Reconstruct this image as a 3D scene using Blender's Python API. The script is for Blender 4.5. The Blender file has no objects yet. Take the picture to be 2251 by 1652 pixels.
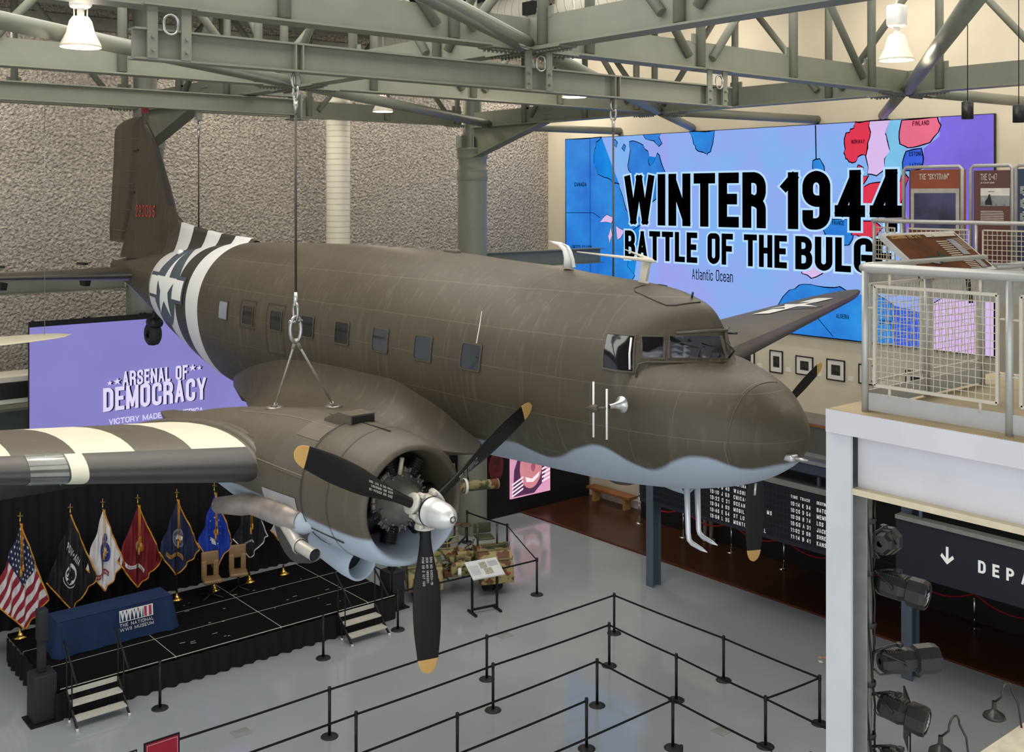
import bpy, bmesh, math, random
from math import sin, cos, pi, radians as R, sqrt, hypot, atan2
from mathutils import Vector as V, Matrix

# ---------------------------------------------------------------- camera, world, lights, exposure
SC = bpy.context.scene
COL = SC.collection
cam_d = bpy.data.cameras.new('camera')
cam_d.sensor_width = 36.0
cam_d.lens = 36.0 * 2380.0 / 2251.0
cam_d.shift_y = (432.0 - 826.0) / 2251.0
cam_d.clip_end = 300
cam = bpy.data.objects.new('camera', cam_d)
COL.objects.link(cam)
cam.location = (0, 0, 10.8)
cam.rotation_euler = (R(90), 0, R(-39.82))
SC.camera = cam
SC.view_settings.view_transform = 'Standard'
SC.view_settings.look = 'None'
SC.view_settings.gamma = 1
SC.view_settings.exposure = 0.0
SC.cycles.use_denoising = True
SC.cycles.max_bounces = 6
SC.cycles.diffuse_bounces = 4
SC.cycles.caustics_reflective = False
SC.cycles.caustics_refractive = False
SC.cycles.sample_clamp_indirect = 8

wd = bpy.data.worlds.new('daylight'); SC.world = wd
wd.use_nodes = True
wd.node_tree.nodes['Background'].inputs[0].default_value = (0.86, 0.93, 1.0, 1)
wd.node_tree.nodes['Background'].inputs[1].default_value = 0.55

def light(name, kind, loc, target, energy, size=1.0, color=(1, 1, 1), size_y=None, spot=None, shape=None):
    d = bpy.data.lights.new(name, kind); d.energy = energy; d.color = color
    if kind == 'AREA':
        d.size = size
        if size_y: d.shape = 'RECTANGLE'; d.size_y = size_y
    else:
        d.shadow_soft_size = size
    if spot: d.spot_size = R(spot); d.spot_blend = .6
    o = bpy.data.objects.new(name, d); COL.objects.link(o); o.location = loc
    o.rotation_euler = (V(target) - V(loc)).to_track_quat('-Z', 'Y').to_euler()
    return o
# added overhead fill below the roof, and the tall glass front behind the viewer
light('overhead_fill', 'AREA', (8, 14, 16.6), (8, 14, 0), 2700, 16, (1, .96, .9), 14)
light('overhead_fill', 'AREA', (20, 8, 16.6), (20, 8, 0), 1000, 10, (1, .95, .86), 14)
light('glass_front_glow', 'AREA', (-4, 2, 9), (12, 14, 6), 800, 16, (.93, .97, 1), 13)
light('glass_front_glow', 'AREA', (6, -6, 8), (12, 14, 5), 500, 18, (.95, .98, 1), 12)

# fittings up in the roof that wash the stone wall and the cream wall
for x in (1, 7, 13.5, 19, 24.5): light('wall_wash', 'AREA', (x, 27.9, 15.2), (x, 30.6, 7.5), 170, 2.2, (1, .92, .8), .5)
for y in (9, 15.5, 22, 27.5): light('wall_wash', 'AREA', (24.4, y, 16.8), (27.3, y, 12), 135, 2.2, (1, .92, .78), .5)

# ---------------------------------------------------------------- helpers
def lin(h):
    h = h.lstrip('#'); o = []
    for i in (0, 2, 4):
        c = int(h[i:i+2], 16) / 255
        o.append(c / 12.92 if c <= .04045 else ((c + .055) / 1.055) ** 2.4)
    return (o[0], o[1], o[2], 1)

MATS = {}
def M(name, col, rough=.5, metal=0., var=.12, scale=6., bump=0., bscale=None, spec=.5, emit=0., stretch=None, coat=0., detail=4):
    if name in MATS: return MATS[name]
    m = bpy.data.materials.new(name); m.use_nodes = True; nt = m.node_tree
    b = nt.nodes['Principled BSDF']; c = lin(col) if isinstance(col, str) else col
    b.inputs['Roughness'].default_value = rough; b.inputs['Metallic'].default_value = metal
    b.inputs['Specular IOR Level'].default_value = spec
    if coat: b.inputs['Coat Weight'].default_value = coat; b.inputs['Coat Roughness'].default_value = .1
    tc = nt.nodes.new('ShaderNodeTexCoord'); mp = nt.nodes.new('ShaderNodeMapping')
    nt.links.new(tc.outputs['Object'], mp.inputs[0])
    if stretch: mp.inputs['Scale'].default_value = stretch
    nz = nt.nodes.new('ShaderNodeTexNoise'); nz.inputs['Scale'].default_value = scale; nz.inputs['Detail'].default_value = detail
    nt.links.new(mp.outputs[0], nz.inputs['Vector'])
    rp = nt.nodes.new('ShaderNodeValToRGB')
    rp.color_ramp.elements[0].position = .3; rp.color_ramp.elements[1].position = .72
    rp.color_ramp.elements[0].color = [x * (1 - var) for x in c[:3]] + [1]
    rp.color_ramp.elements[1].color = [min(1, x * (1 + var)) for x in c[:3]] + [1]
    nt.links.new(nz.outputs['Fac'], rp.inputs[0]); nt.links.new(rp.outputs[0], b.inputs['Base Color'])
    if emit:
        nt.links.new(rp.outputs[0], b.inputs['Emission Color']); b.inputs['Emission Strength'].default_value = emit
    if bump:
        n2 = nt.nodes.new('ShaderNodeTexNoise'); n2.inputs['Scale'].default_value = bscale or scale; n2.inputs['Detail'].default_value = 5
        nt.links.new(mp.outputs[0], n2.inputs['Vector'])
        bp = nt.nodes.new('ShaderNodeBump'); bp.inputs['Strength'].default_value = bump; bp.inputs['Distance'].default_value = .05
        nt.links.new(n2.outputs['Fac'], bp.inputs['Height']); nt.links.new(bp.outputs[0], b.inputs['Normal'])
    MATS[name] = m; return m
def screen(name, col, power=1.0, var=.1, scale=1.5):       # a lit display colour: emits, hardly reflects
    if name in MATS: return MATS[name]
    m = M(name, col, .5, 0, var, scale, spec=.2, emit=power)
    b = m.node_tree.nodes['Principled BSDF']
    for l in list(m.node_tree.links):
        if l.to_socket == b.inputs['Base Color']: m.node_tree.links.remove(l)
    b.inputs['Base Color'].default_value = (.02, .02, .02, 1)
    return m

class MB:
    "collects shapes and links them as one mesh"
    def __init__(s): s.v = []; s.f = []; s.m = []; s.sm = []
    def add(s, vs, fs, mi=0, smooth=False):
        n = len(s.v); s.v += [tuple(p) for p in vs]
        for f in fs: s.f.append([n + i for i in f]); s.m.append(mi); s.sm.append(smooth)
        return s
    def box(s, c, d, mi=0, rz=0., rot=None):
        x, y, z = d[0] / 2, d[1] / 2, d[2] / 2
        vs = [V((a * x, b * y, e * z)) for a in (-1, 1) for b in (-1, 1) for e in (-1, 1)]
        if rot is not None: vs = [rot @ p for p in vs]
        elif rz: q = Matrix.Rotation(rz, 3, 'Z'); vs = [q @ p for p in vs]
        return s.add([p + V(c) for p in vs], [(0, 1, 3, 2), (4, 6, 7, 5), (0, 4, 5, 1), (2, 3, 7, 6), (0, 2, 6, 4), (1, 5, 7, 3)], mi)
    def bx(s, x0, x1, y0, y1, z0, z1, mi=0):
        return s.box(((x0 + x1) / 2, (y0 + y1) / 2, (z0 + z1) / 2), (abs(x1 - x0), abs(y1 - y0), abs(z1 - z0)), mi)
    def rbox(s, c, d, r=.02, mi=0, rz=0., seg=3):           # box with rounded edges
        bm = bmesh.new(); bmesh.ops.create_cube(bm, size=1)
        for v in bm.verts: v.co = V((v.co.x * d[0], v.co.y * d[1], v.co.z * d[2]))
        bmesh.ops.bevel(bm, geom=bm.edges[:], offset=min(r, min(d) * .49), segments=seg, profile=.5, affect='EDGES')
        q = Matrix.Rotation(rz, 3, 'Z'); bm.verts.index_update()
        s.add([q @ v.co + V(c) for v in bm.verts], [[v.index for v in f.verts] for f in bm.faces], mi, True); bm.free(); return s
    def beam(s, p0, p1, w, h, mi=0, up=(0, 0, 1)):
        p0, p1 = V(p0), V(p1); d = (p1 - p0).normalized(); u = V(up)
        if abs(d.dot(u)) > .98: u = V((1, 0, 0))
        sd = d.cross(u).normalized(); u = sd.cross(d)
        vs = [p + sd * a * w / 2 + u * b * h / 2 for p in (p0, p1) for a, b in ((-1, -1), (1, -1), (1, 1), (-1, 1))]
        return s.add(vs, [(0, 1, 2, 3), (7, 6, 5, 4), (0, 4, 5, 1), (1, 5, 6, 2), (2, 6, 7, 3), (3, 7, 4, 0)], mi)
    def tube(s, pts, r, n=10, mi=0, caps=True, closed=False):
        P = [V(p) for p in pts]; k = len(P); rr = r if isinstance(r, (list, tuple)) else [r] * k
        T = []
        for i in range(k):
            a = P[(i - 1) % k] if (closed or i) else P[0]; b = P[(i + 1) % k] if (closed or i < k - 1) else P[-1]
            T.append((b - a).normalized() if (b - a).length > 1e-9 else V((0, 0, 1)))
        u = V((0, 0, 1)) if abs(T[0].z) < .9 else V((1, 0, 0)); vs = []
        for i in range(k):
            u = (u - T[i] * u.dot(T[i])).normalized(); w = T[i].cross(u)
            vs += [P[i] + (u * cos(2 * pi * j / n) + w * sin(2 * pi * j / n)) * rr[i] for j in range(n)]
        fs = [(i * n + j, i * n + (j + 1) % n, ((i + 1) % k) * n + (j + 1) % n, ((i + 1) % k) * n + j) for i in range(k if closed else k - 1) for j in range(n)]
        s.add(vs, fs, mi, True)
        if caps and not closed:
            b = len(s.v) - len(vs)
            for q in (0, k - 1):
                if rr[q] > .0005: s.f.append([b + q * n + j for j in (range(n) if q else reversed(range(n)))]); s.m.append(mi); s.sm.append(False)
        return s
    def lathe(s, prof, o=(0, 0, 0), ax=(0, 0, 1), n=24, mi=0, smooth=True, a0=0, a1=2 * pi):
        o, ax = V(o), V(ax).normalized(); u = V((1, 0, 0)) if abs(ax.x) < .9 else V((0, 1, 0))
        u = (u - ax * u.dot(ax)).normalized(); w = ax.cross(u); full = abs(a1 - a0 - 2 * pi) < 1e-6; c = n if full else n + 1
        vs = [o + ax * z + (u * cos(a0 + (a1 - a0) * j / n) + w * sin(a0 + (a1 - a0) * j / n)) * r for r, z in prof for j in range(c)]
        fs = [(i * c + j, i * c + (j + 1) % c, (i + 1) * c + (j + 1) % c, (i + 1) * c + j) for i in range(len(prof) - 1) for j in range(n)]
        return s.add(vs, fs, mi, smooth)
    def prism(s, poly, fn, d, mi=0, smooth=False):           # poly of 2d points, fn(x,y,t)->3d, thickness t 0..d
        n = len(poly); vs = [fn(x, y, 0) for x, y in poly] + [fn(x, y, d) for x, y in poly]
        return s.add(vs, [list(range(n))[::-1], list(range(n, 2 * n))] + [(i, (i + 1) % n, n + (i + 1) % n, n + i) for i in range(n)], mi, smooth)
    def grid(s, G, mi=0, smooth=True, close_u=False, close_v=False, mf=None):
        nu, nv = len(G), len(G[0]); vs = [p for row in G for p in row]; b = len(s.v); s.v += [tuple(p) for p in vs]
        for i in range(nu if close_u else nu - 1):
            for j in range(nv if close_v else nv - 1):
                i2, j2 = (i + 1) % nu, (j + 1) % nv
                s.f.append([b + i * nv + j, b + i * nv + j2, b + i2 * nv + j2, b + i2 * nv + j]); s.m.append(mf(i, j) if mf else mi); s.sm.append(smooth)
        return s
    def build(s, name, mats, parent=None, kind=None):
        me = bpy.data.meshes.new(name); o = bpy.data.objects.new(name, me)
        off = ORG.get(parent.name, V((0, 0, 0))) if parent else V((0, 0, 0))
        me.from_pydata([(p[0] - off.x, p[1] - off.y, p[2] - off.z) for p in s.v], [], s.f)
        for m in (mats if isinstance(mats, (list, tuple)) else [mats]): me.materials.append(m)
        me.polygons.foreach_set('material_index', s.m); me.polygons.foreach_set('use_smooth', s.sm)
        me.validate(); me.update(); COL.objects.link(o)
        if parent: o.parent = parent; ORG[o.name] = off
        if kind: o['kind'] = kind
        return o
ORG = {}
def tag(o, label, cat, group=None, kind=None):
    o['label'] = label; o['category'] = cat
    if group: o['group'] = group
    if kind: o['kind'] = kind
    return o
def thing(name, loc, label, cat, group=None):
    o = bpy.data.objects.new(name, None); COL.objects.link(o); o.location = loc; o.empty_display_size = .2
    ORG[o.name] = V(loc); return tag(o, label, cat, group)
def solo(mb, name, mats, label, cat, group=None, kind=None, base=None):   # a thing that is one mesh, its origin at its base
    if base is None:
        xs = [p[0] for p in mb.v]; ys = [p[1] for p in mb.v]; base = ((min(xs) + max(xs)) / 2, (min(ys) + max(ys)) / 2, min(p[2] for p in mb.v))
    b = V(base); mb.v = [(p[0] - b.x, p[1] - b.y, p[2] - b.z) for p in mb.v]
    o = mb.build(name, mats); o.location = b; ORG[o.name] = b
    return tag(o, label, cat, group, kind)
def dup(root, loc, label, rz=0.):
    r = root.copy(); COL.objects.link(r); r.location = loc; r.rotation_euler = (0, 0, rz); r['label'] = label
    for ch in list(root.children):
        c = ch.copy(); COL.objects.link(c); c.parent = r
        for g in ch.children:
            d = g.copy(); COL.objects.link(d); d.parent = c
    return r
def struct(mb, name, mats): return mb.build(name, mats, kind='structure')

# ---------------------------------------------------------------- lettering drawn with thick strokes
_r = 1
GL = {
'A': (1, [[(0, 0), (.5, 1), (1, 0)], [(.22, .3), (.78, .3)]]), 'B': (1, [[(0, 0), (0, 1), (.96, 1, 1), (.96, .53, 1), (0, .53)], [(0, .53), (1, .53, 1), (1, 0, 1), (0, 0)]]),
'C': (1, [[(1, .74), (1, 1, 1), (0, 1, 1), (0, 0, 1), (1, 0, 1), (1, .26)]]), 'D': (1, [[(0, 0), (0, 1), (1, 1, 1), (1, 0, 1), (0, 0)]]),
'E': (.85, [[(1, 1), (0, 1), (0, 0), (1, 0)], [(0, .52), (.85, .52)]]), 'F': (.85, [[(1, 1), (0, 1), (0, 0)], [(0, .52), (.85, .52)]]),
'G': (1, [[(1, .76), (1, 1, 1), (0, 1, 1), (0, 0, 1), (1, 0, 1), (1, .42), (.62, .42)]]), 'H': (1, [[(0, 0), (0, 1)], [(1, 0), (1, 1)], [(0, .52), (1, .52)]]),
'I': (0, [[(0, 0), (0, 1)]]), 'J': (.9, [[(1, 1), (1, 0, 1), (0, 0, 1), (0, .3)]]), 'K': (1, [[(0, 0), (0, 1)], [(1, 1), (.05, .45)], [(.3, .58), (1, 0)]]),
'L': (.8, [[(0, 1), (0, 0), (1, 0)]]), 'M': (1.35, [[(0, 0), (0, 1), (.5, .1), (1, 1), (1, 0)]]), 'N': (1.12, [[(0, 0), (0, 1), (1, 0), (1, 1)]]),
'O': (1, [[(.5, 1), (0, 1, 1), (0, 0, 1), (1, 0, 1), (1, 1, 1), (.5, 1)]]), 'P': (1, [[(0, 0), (0, 1), (1, 1, 1), (1, .45, 1), (0, .45)]]),
'Q': (1, [[(.5, 1), (0, 1, 1), (0, 0, 1), (1, 0, 1), (1, 1, 1), (.5, 1)], [(.55, .3), (1, 0)]]), 'R': (1, [[(0, 0), (0, 1), (1, 1, 1), (1, .48, 1), (0, .48)], [(.5, .48), (1, .4, 1), (1, 0)]]),
'S': (1, [[(1, .77), (1, 1, 1), (0, 1, 1), (0, .55, 1), (1, .48, 1), (1, 0, 1), (0, 0, 1), (0, .23)]]), 'T': (1, [[(0, 1), (1, 1)], [(.5, 1), (.5, 0)]]),
'U': (1, [[(0, 1), (0, 0, 1), (1, 0, 1), (1, 1)]]), 'V': (1, [[(0, 1), (.5, 0), (1, 1)]]), 'W': (2.0, [[(0, 1), (.25, 0), (.5, 1), (.75, 0), (1, 1)]]),
'X': (1, [[(0, 0), (1, 1)], [(0, 1), (1, 0)]]), 'Y': (1, [[(0, 1), (.5, .42), (1, 1)], [(.5, .42), (.5, 0)]]), 'Z': (1, [[(0, 1), (1, 1), (0, 0), (1, 0)]]),
'0': (1, [[(.5, 1), (0, 1, 1), (0, 0, 1), (1, 0, 1), (1, 1, 1), (.5, 1)]]), '1': (.45, [[(0, .8), (1, .98), (1, 0)]]),
'2': (1, [[(0, .7), (0, 1, 1), (1, 1, 1), (1, .6, 1), (0, 0), (1, 0)]]), '3': (1, [[(0, .75), (0, 1, 1), (1, 1, 1), (1, .53, 1), (.4, .53)], [(.4, .53), (1, .53, 1), (1, 0, 1), (0, 0, 1), (0, .25)]]),
'4': (1.05, [[(.78, 0), (.78, 1), (0, .28), (1, .28)]]), '5': (1, [[(.95, 1), (0, 1), (0, .55), (1, .58, 1), (1, 0, 1), (0, 0, 1), (0, .25)]]),
'6': (1, [[(1, .83), (1, 1, 1), (0, 1, 1), (0, 0, 1), (1, 0, 1), (1, .52, 1), (0, .52)]]), '7': (.9, [[(0, 1), (1, 1), (.35, 0)]]),
'8': (1, [[(.5, 1), (0, 1, 1), (0, .53, 1), (1, .53, 1), (1, 1, 1), (.5, 1)], [(.5, .53), (0, .53, 1), (0, 0, 1), (1, 0, 1), (1, .53, 1), (.5, .53)]]),
'9': (1, [[(0, .17), (0, 0, 1), (1, 0, 1), (1, 1, 1), (0, 1, 1), (0, .48, 1), (1, .48)]]),
':': (0, [[(0, .22), (0, .26)], [(0, .7), (0, .74)]]), '-': (.6, [[(0, .48), (1, .48)]]), '"': (.35, [[(0, .8), (0, 1)], [(1, .8), (1, 1)]]), '*': (.5, [[(0, .5), (1, .5)], [(.5, .35), (.5, .65)]]),
't': (.55, [[(.3, .95), (.3, 0, 1), (1, 0)], [(0, .68), (1, .68)]]), 'l': (0, [[(0, 0), (0, 1)]]), 'a': (.8, [[(0, .68), (1, .68, 1), (1, 0)], [(1, .38), (0, .38, 1), (0, 0, 1), (1, 0)]]),
'n': (.8, [[(0, 0), (0, .68)], [(0, .6), (.1, .68, 1), (1, .68, 1), (1, 0)]]), 'i': (0, [[(0, 0), (0, .66)], [(0, .9), (0, .98)]]),
'c': (.75, [[(1, .5), (1, .68, 1), (0, .68, 1), (0, 0, 1), (1, 0, 1), (1, .2)]]), 'e': (.8, [[(0, .36), (1, .36), (1, .68, 1), (0, .68, 1), (0, 0, 1), (1, 0, 1), (1, .16)]]),
}
def _clip(poly, lo, hi):
    for lim, sg in ((lo, 1), (hi, -1)):
        o = []
        for k in range(len(poly)):
            a, b = poly[k - 1], poly[k]; ia, ib = (a[1] - lim) * sg >= -1e-9, (b[1] - lim) * sg >= -1e-9
            if ia != ib: q = (lim - a[1]) / (b[1] - a[1]); o.append((a[0] + (b[0] - a[0]) * q, lim))
            if ib: o.append(b)
        poly = o
        if len(poly) < 3: return []
    return poly
def _stroke(pts, t, H, grow=0):
    runs = [[]]                                           # round flagged corners, cut the line at sharp slanted ones
    for i, p in enumerate(pts):
        if 0 < i < len(pts) - 1:
            a, b, c = V(pts[i - 1][:2]), V(p[:2]), V(pts[i + 1][:2]); u, w = (a - b).normalized(), (c - b).normalized()
            if p[2]:
                r = min(p[2], (a - b).length * .5, (c - b).length * .5); s0, s1 = b + u * r, b + w * r
                for k in range(7):
                    q = k / 6; runs[-1].append((1 - q) ** 2 * s0 + 2 * q * (1 - q) * (b * .75 + (s0 + s1) * .125) + q * q * s1)
                continue
            if abs(u.dot(w)) > .04: runs[-1].append(b); runs.append([b]); continue
        runs[-1].append(V(p[:2]))
    vs, fs = [], []
    for out in runs:
        T0 = t
        if len(out) == 2 and min(abs(out[0][0] - out[1][0]), abs(out[0][1] - out[1][1])) > 1e-4: t = t * .84
        P = [out[0]]
        for q in out[1:]:
            if (q - P[-1]).length > 1e-5: P.append(q)
        closed = (P[0] - P[-1]).length < 1e-4 and len(P) > 3
        if closed: P = P[:-1]
        n = len(P); L = []; Rr = []
        if n < 2: continue
        for i in range(n):
            a = P[i - 1] if (i or closed) else None; c = P[(i + 1) % n] if (i < n - 1 or closed) else None
            d0 = (P[i] - a).normalized() if a is not None else None; d1 = (c - P[i]).normalized() if c is not None else None
            p = P[i]
            if d0 is None: p = p - d1 * (t / 2 + grow); d0 = d1
            elif d1 is None: p = p + d0 * (t / 2 + grow); d1 = d0
            n0 = V((-d0.y, d0.x)); n1 = V((-d1.y, d1.x)); mv = n0 + n1
            if mv.length < .2: mv = n0
            mv.normalize(); k = min(1 / max(.3, mv.dot(n0)), 2.2) * (t / 2 + grow)
            L.append(p + mv * k); Rr.append(p - mv * k)
        for i in range(n if closed else n - 1):
            k = (i + 1) % n; pl = _clip([(L[i].x, L[i].y), (Rr[i].x, Rr[i].y), (Rr[k].x, Rr[k].y), (L[k].x, L[k].y)], -grow, H + grow)
            if pl: b = len(vs); vs += pl; fs.append(tuple(range(b, b + len(pl))))
        t = T0
    return vs, fs
def text(mb, s, o, right, up, h, w=.4, t=.13, gap=.1, mi=0, align='l', proj=None, fit=None, grow=0):
    "w, t, gap are fractions of the letter height h; fit = total width"
    def width(k): return sum((GL[c][0] * (w - t) + t if c in GL else w * .55) * h + gap * h for c in s) - gap * h
    tot = width(1); sx = (fit / tot) if fit else 1; x = {'l': 0, 'c': -tot / 2, 'r': -tot}[align]; T = t * h
    o, right, up = V(o), V(right), V(up)
    for c in s:
        if c not in GL: x += (w * .55 + gap) * h; continue
        g = GL[c]; gw = g[0] * (w - t) * h; cr = (w - t) * h * .5
        for pl in g[1]:
            pts = [(T / 2 + p[0] * gw, T / 2 + p[1] * (h - T), cr if len(p) > 2 else 0) for p in pl]
            vs, fs = _stroke(pts, T, h, grow)
            if proj: mb.add([proj((x + a) * sx, b) for a, b in vs], fs, mi)
            else:
                q = [o + right * (x + a) * sx + up * b for a, b in vs]; mb.add(q, fs, mi)
        x += gw + T + gap * h
def star_pts(c, r, ri=.382, rot=0., n=5):
    return [(c[0] + (r if i % 2 == 0 else r * ri) * sin(rot + pi * i / n), c[1] + (r if i % 2 == 0 else r * ri) * cos(rot + pi * i / n)) for i in range(2 * n)]
def decal(mb, poly, proj, cell=.08, mi=0):
    "lay a flat 2d outline onto a curved surface given by proj(x, y)"
    bm = bmesh.new(); vs = [bm.verts.new((x, y, 0)) for x, y in poly]; f = bm.faces.new(vs)
    bmesh.ops.triangulate(bm, faces=[f])
    for _ in range(5):
        es = [e for e in bm.edges if e.calc_length() > cell]
        if not es: break
        bmesh.ops.subdivide_edges(bm, edges=es, cuts=1); bmesh.ops.triangulate(bm, faces=[f for f in bm.faces if len(f.verts) > 3])
    bm.verts.index_update()
    mb.add([proj(v.co.x, v.co.y) for v in bm.verts], [[v.index for v in f.verts] for f in bm.faces], mi, True); bm.free()
def disc(c, r, n=28, ry=None): return [(c[0] + r * cos(2 * pi * i / n), c[1] + (ry or r) * sin(2 * pi * i / n)) for i in range(n)]
# ---------------------------------------------------------------- the hall
def wall_mat():
    m = M('cream_plaster', '#ddd3bd', .75, 0, .04, 1.2, .03, 30)
    return m
stone = M('rough_sprayed_concrete', '#cac1b4', .95, 0, .42, 12, 1.0, 13, detail=9)
nt = stone.node_tree; bpn = [n for n in nt.nodes if n.type == 'BUMP'][0]; bpn.inputs['Distance'].default_value = .36
epoxy = M('grey_epoxy_floor', '#aab0b3', .1, 0, .07, .35, .015, 3, spec=.6)
greyp = M('sage_grey_steel_paint', '#797b6d', .45, 0, .06, 2.5)
darkroof = M('dark_roof_deck', '#4b4a45', .8, 0, .15, 2)
woodf = M('dark_red_plank_floor', '#4a2c1b', .28, 0, .35, 2.2, .04, 8, stretch=(.5, 9, 1))
struct(MB().bx(-3, 28.2, -3, 31, -.2, 0), 'floor', epoxy)
struct(MB().bx(-3, 27.3, 30.6, 31.2, 0, 17.2), 'wall_back', stone)
struct(MB().bx(27.3, 27.8, -3, 31.2, 0, 17.2), 'wall_right', wall_mat())
mb = MB().bx(-3, 28, -3, 31.2, 17.2, 17.5)
for i in range(60): mb.bx(-3, 27.3, -3 + i * .57, -3 + i * .57 + .22, 17.08, 17.2)
struct(mb, 'ceiling', darkroof)
struct(MB().bx(-3, 27.3, 30.3, 30.6, 15.4, 15.75).bx(-3, 27.3, 30.1, 30.6, 16.1, 17.1), 'trim_1', M('roof_edge_steel', '#77766c', .6))
struct(MB().bx(24.0, 27.3, 2, 28.25, 0, .045).bx(23.93, 24.0, 2, 28.25, 0, .05, 1), 'trim_2', [woodf, M('plank_floor_edge', '#5b2d17', .5, 0, .2, 5)])
struct(MB().bx(27.22, 27.3, 21, 30.5, .045, .3), 'baseboard_right', M('pale_baseboard', '#cfc9bd', .5))

# roof trusses: an upside-down T bottom chord with tubes standing in it
def truss(name, ax, fixed, a0, a1, zb, label, post_step=2.65, ph=0., haunch=None):
    def P(a, off, z): return (a, fixed + off, z) if ax == 'x' else (fixed + off, a, z)
    t = thing(name, P((a0 + a1) / 2, 0, zb), label, 'roof truss', 'steel roof trusses')
    def tee(z, sgn, h, lo, hi):
        m = MB(); m.beam(P(lo, 0, z + sgn * .015), P(hi, 0, z + sgn * .015), .36, .03); m.beam(P(lo, 0, z + sgn * (h / 2 + .03)), P(hi, 0, z + sgn * (h / 2 + .03)), .03, h); return m
    m = tee(zb, 1, .46, a0, a1)
    if haunch:                                           # deep tapered end at the column
        h0, h1, dz = haunch; fn = (lambda a, z, d: P(a, -.02 + d, z))
        m.prism([(h0, zb), (h0, zb + .5), (h1, zb + .5), (h1, zb - dz)], fn, .04); m.beam(P(h0, 0, zb), P(h1, 0, zb - dz), .36, .03)
        for i in range(4):
            for j in range(3): m.tube([P(h0 - .25 + .1 * i, -.06, zb + .12 + .12 * j), P(h0 - .25 + .1 * i, .06, zb + .12 + .12 * j)], .022, 6)
    m.build('bottom_chord', greyp, t); tee(zb + 2.9, -1, .4, a0, a1).build('top_chord', greyp, t)
    for q in (10.6, 21.2) if ax == 'x' else (12.3, 19.4):
        for s_ in (-1, 1):
            m = MB(); m.beam(P(q + s_ * .25, 0, zb - .012), P(q + s_ * .85, 0, zb - .012), .36, .024)
            for i in range(7):
                for j in (-.11, .11): p_ = P(q + s_ * (.3 + i * .08), j, zb - .03); m.tube([p_, V(p_) - V((0, 0, .03))], .022, 6)
            m.build('splice_plate', greyp, t)
    n = int((a1 - a0 - ph) / post_step); s = .05
    for i in range(n + 1):
        a = a0 + ph + i * post_step
        MB().tube([P(a, -s, zb + .05), P(a, -s, zb + 2.85)], .085, 12).bx(*[q for pr in zip(P(a - .17, -.02, 0)[:2], P(a + .17, .02, 0)[:2]) for q in pr], zb + .45, zb + .62).build('post', greyp, t)
        if a + post_step <= a1 + .1:
            up = i % 2 == 0; d = .3
            MB().tube([P(a + d, -s, zb + (.22 if up else 2.6)), P(a + post_step - d, -s, zb + (2.6 if up else .22))], .075, 12).build('diagonal', greyp, t)
    return t
truss('roof_truss', 'x', 12.3, -2, 21.2, 12.98, 'grey steel truss crossing nearest overhead, above the suspended airplane nose', ph=.55)
truss('roof_truss', 'x', 19.4, -2, 21.2, 12.98, 'grey steel truss crossing overhead behind the nearest one, over the airplane body', ph=1.1)
truss('roof_truss', 'x', 27.6, -2, 20.9, 13.05, 'grey steel truss running along the rough stone wall between the round columns', ph=1.5)
truss('roof_truss', 'y', 10.6, 3, 27.3, 12.98, 'grey steel truss running toward the left round column over the tail fin', ph=1.0, haunch=(23.9, 27.3, .95))
truss('roof_truss', 'y', 21.2, 3, 27.3, 12.98, 'grey steel truss running to the right round column in front of the map wall', ph=.6, haunch=(23.9, 27.3, .95))
# flat round bracing between the truss joints and out to the wall
def brace(p0, p1, label, r=.125):
    solo(MB().tube([p0, p1], r, 14).tube([V(p0) + (V(p1) - V(p0)).normalized() * .02, p0], r * 1.02, 14), 'brace_pipe', greyp, label, 'brace', 'round brace pipes of the roof')
zn = 13.06
for p0, p1, lb in [
    ((10.75, 5.3, zn), (21.05, 12.2, zn), 'round brace pipe rising to the upper right corner from the joint above the map'),
    ((21.35, 12.5, zn), (27.29, 16.58, zn), 'short round brace pipe ending on the cream wall above the red Norway on the map'),
    ((.2, 5.3, zn), (10.45, 12.2, zn), 'thick round brace pipe falling from top centre to the joint above the cockpit'),
    ((10.75, 12.4, zn), (21.05, 19.3, zn), 'round brace pipe behind the spreader beam, over the cockpit, lit blue underneath'),
    ((21.35, 19.5, zn), (27.29, 23.5, zn), 'short round brace pipe ending on the wall over the map left half'),
    ((.2, 12.4, zn), (10.45, 19.3, zn), 'thick round brace pipe from upper left to the cable hook joint'),
    ((10.75, 19.5, zn), (21.05, 26.4, zn), 'round brace pipe behind the beams above the white vertical duct'),
    ((21.3, 19.4, zn), (27.29, 18.7, zn), 'level round strut just above the map, ending over its middle'),
    ((21.5, 27.6, 13.1), (27.29, 26.8, 13.1), 'level round strut from the right column to the wall left of the map'),
    ((21.3, 12.3, zn), (27.29, 11.9, zn), 'level round strut at far right above the map, behind hanging black lamps')]:
    brace(p0, p1, lb)
# round columns
conc = M('column_grey_paint', '#84877a', .4, 0, .05, 1.5)
def column(x, y, label):
    t = thing('round_column', (x, y, 0), label, 'column', 'round columns at the stone wall')
    MB().lathe([(.47, 0), (.47, 11.35)], (x, y, 0), n=40).build('shaft', conc, t)
    MB().lathe([(.47, 11.3), (.5, 11.35), (.5, 11.55), (.48, 11.58), (.5, 11.62), (.5, 11.66), (.46, 11.7), (.46, 12.0), (.5, 12.03), (.5, 12.08), (.5, 12.28), (.53, 12.3), (.53, 12.36), (.0, 12.36)], (x, y, 0), n=40).build('collar', conc, t)
    m = MB()
    for i in range(8):
        a = i * pi / 4 + .2; m.box((x + .4 * cos(a), y + .4 * sin(a), 12.55), (.26, .03, .4), 0, a)
    m.build('stiffener_plates', conc, t)
    MB().lathe([(.3, 12.3), (.3, 16.9)], (x, y, 0), n=32).build('upper_tube', conc, t)
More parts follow.
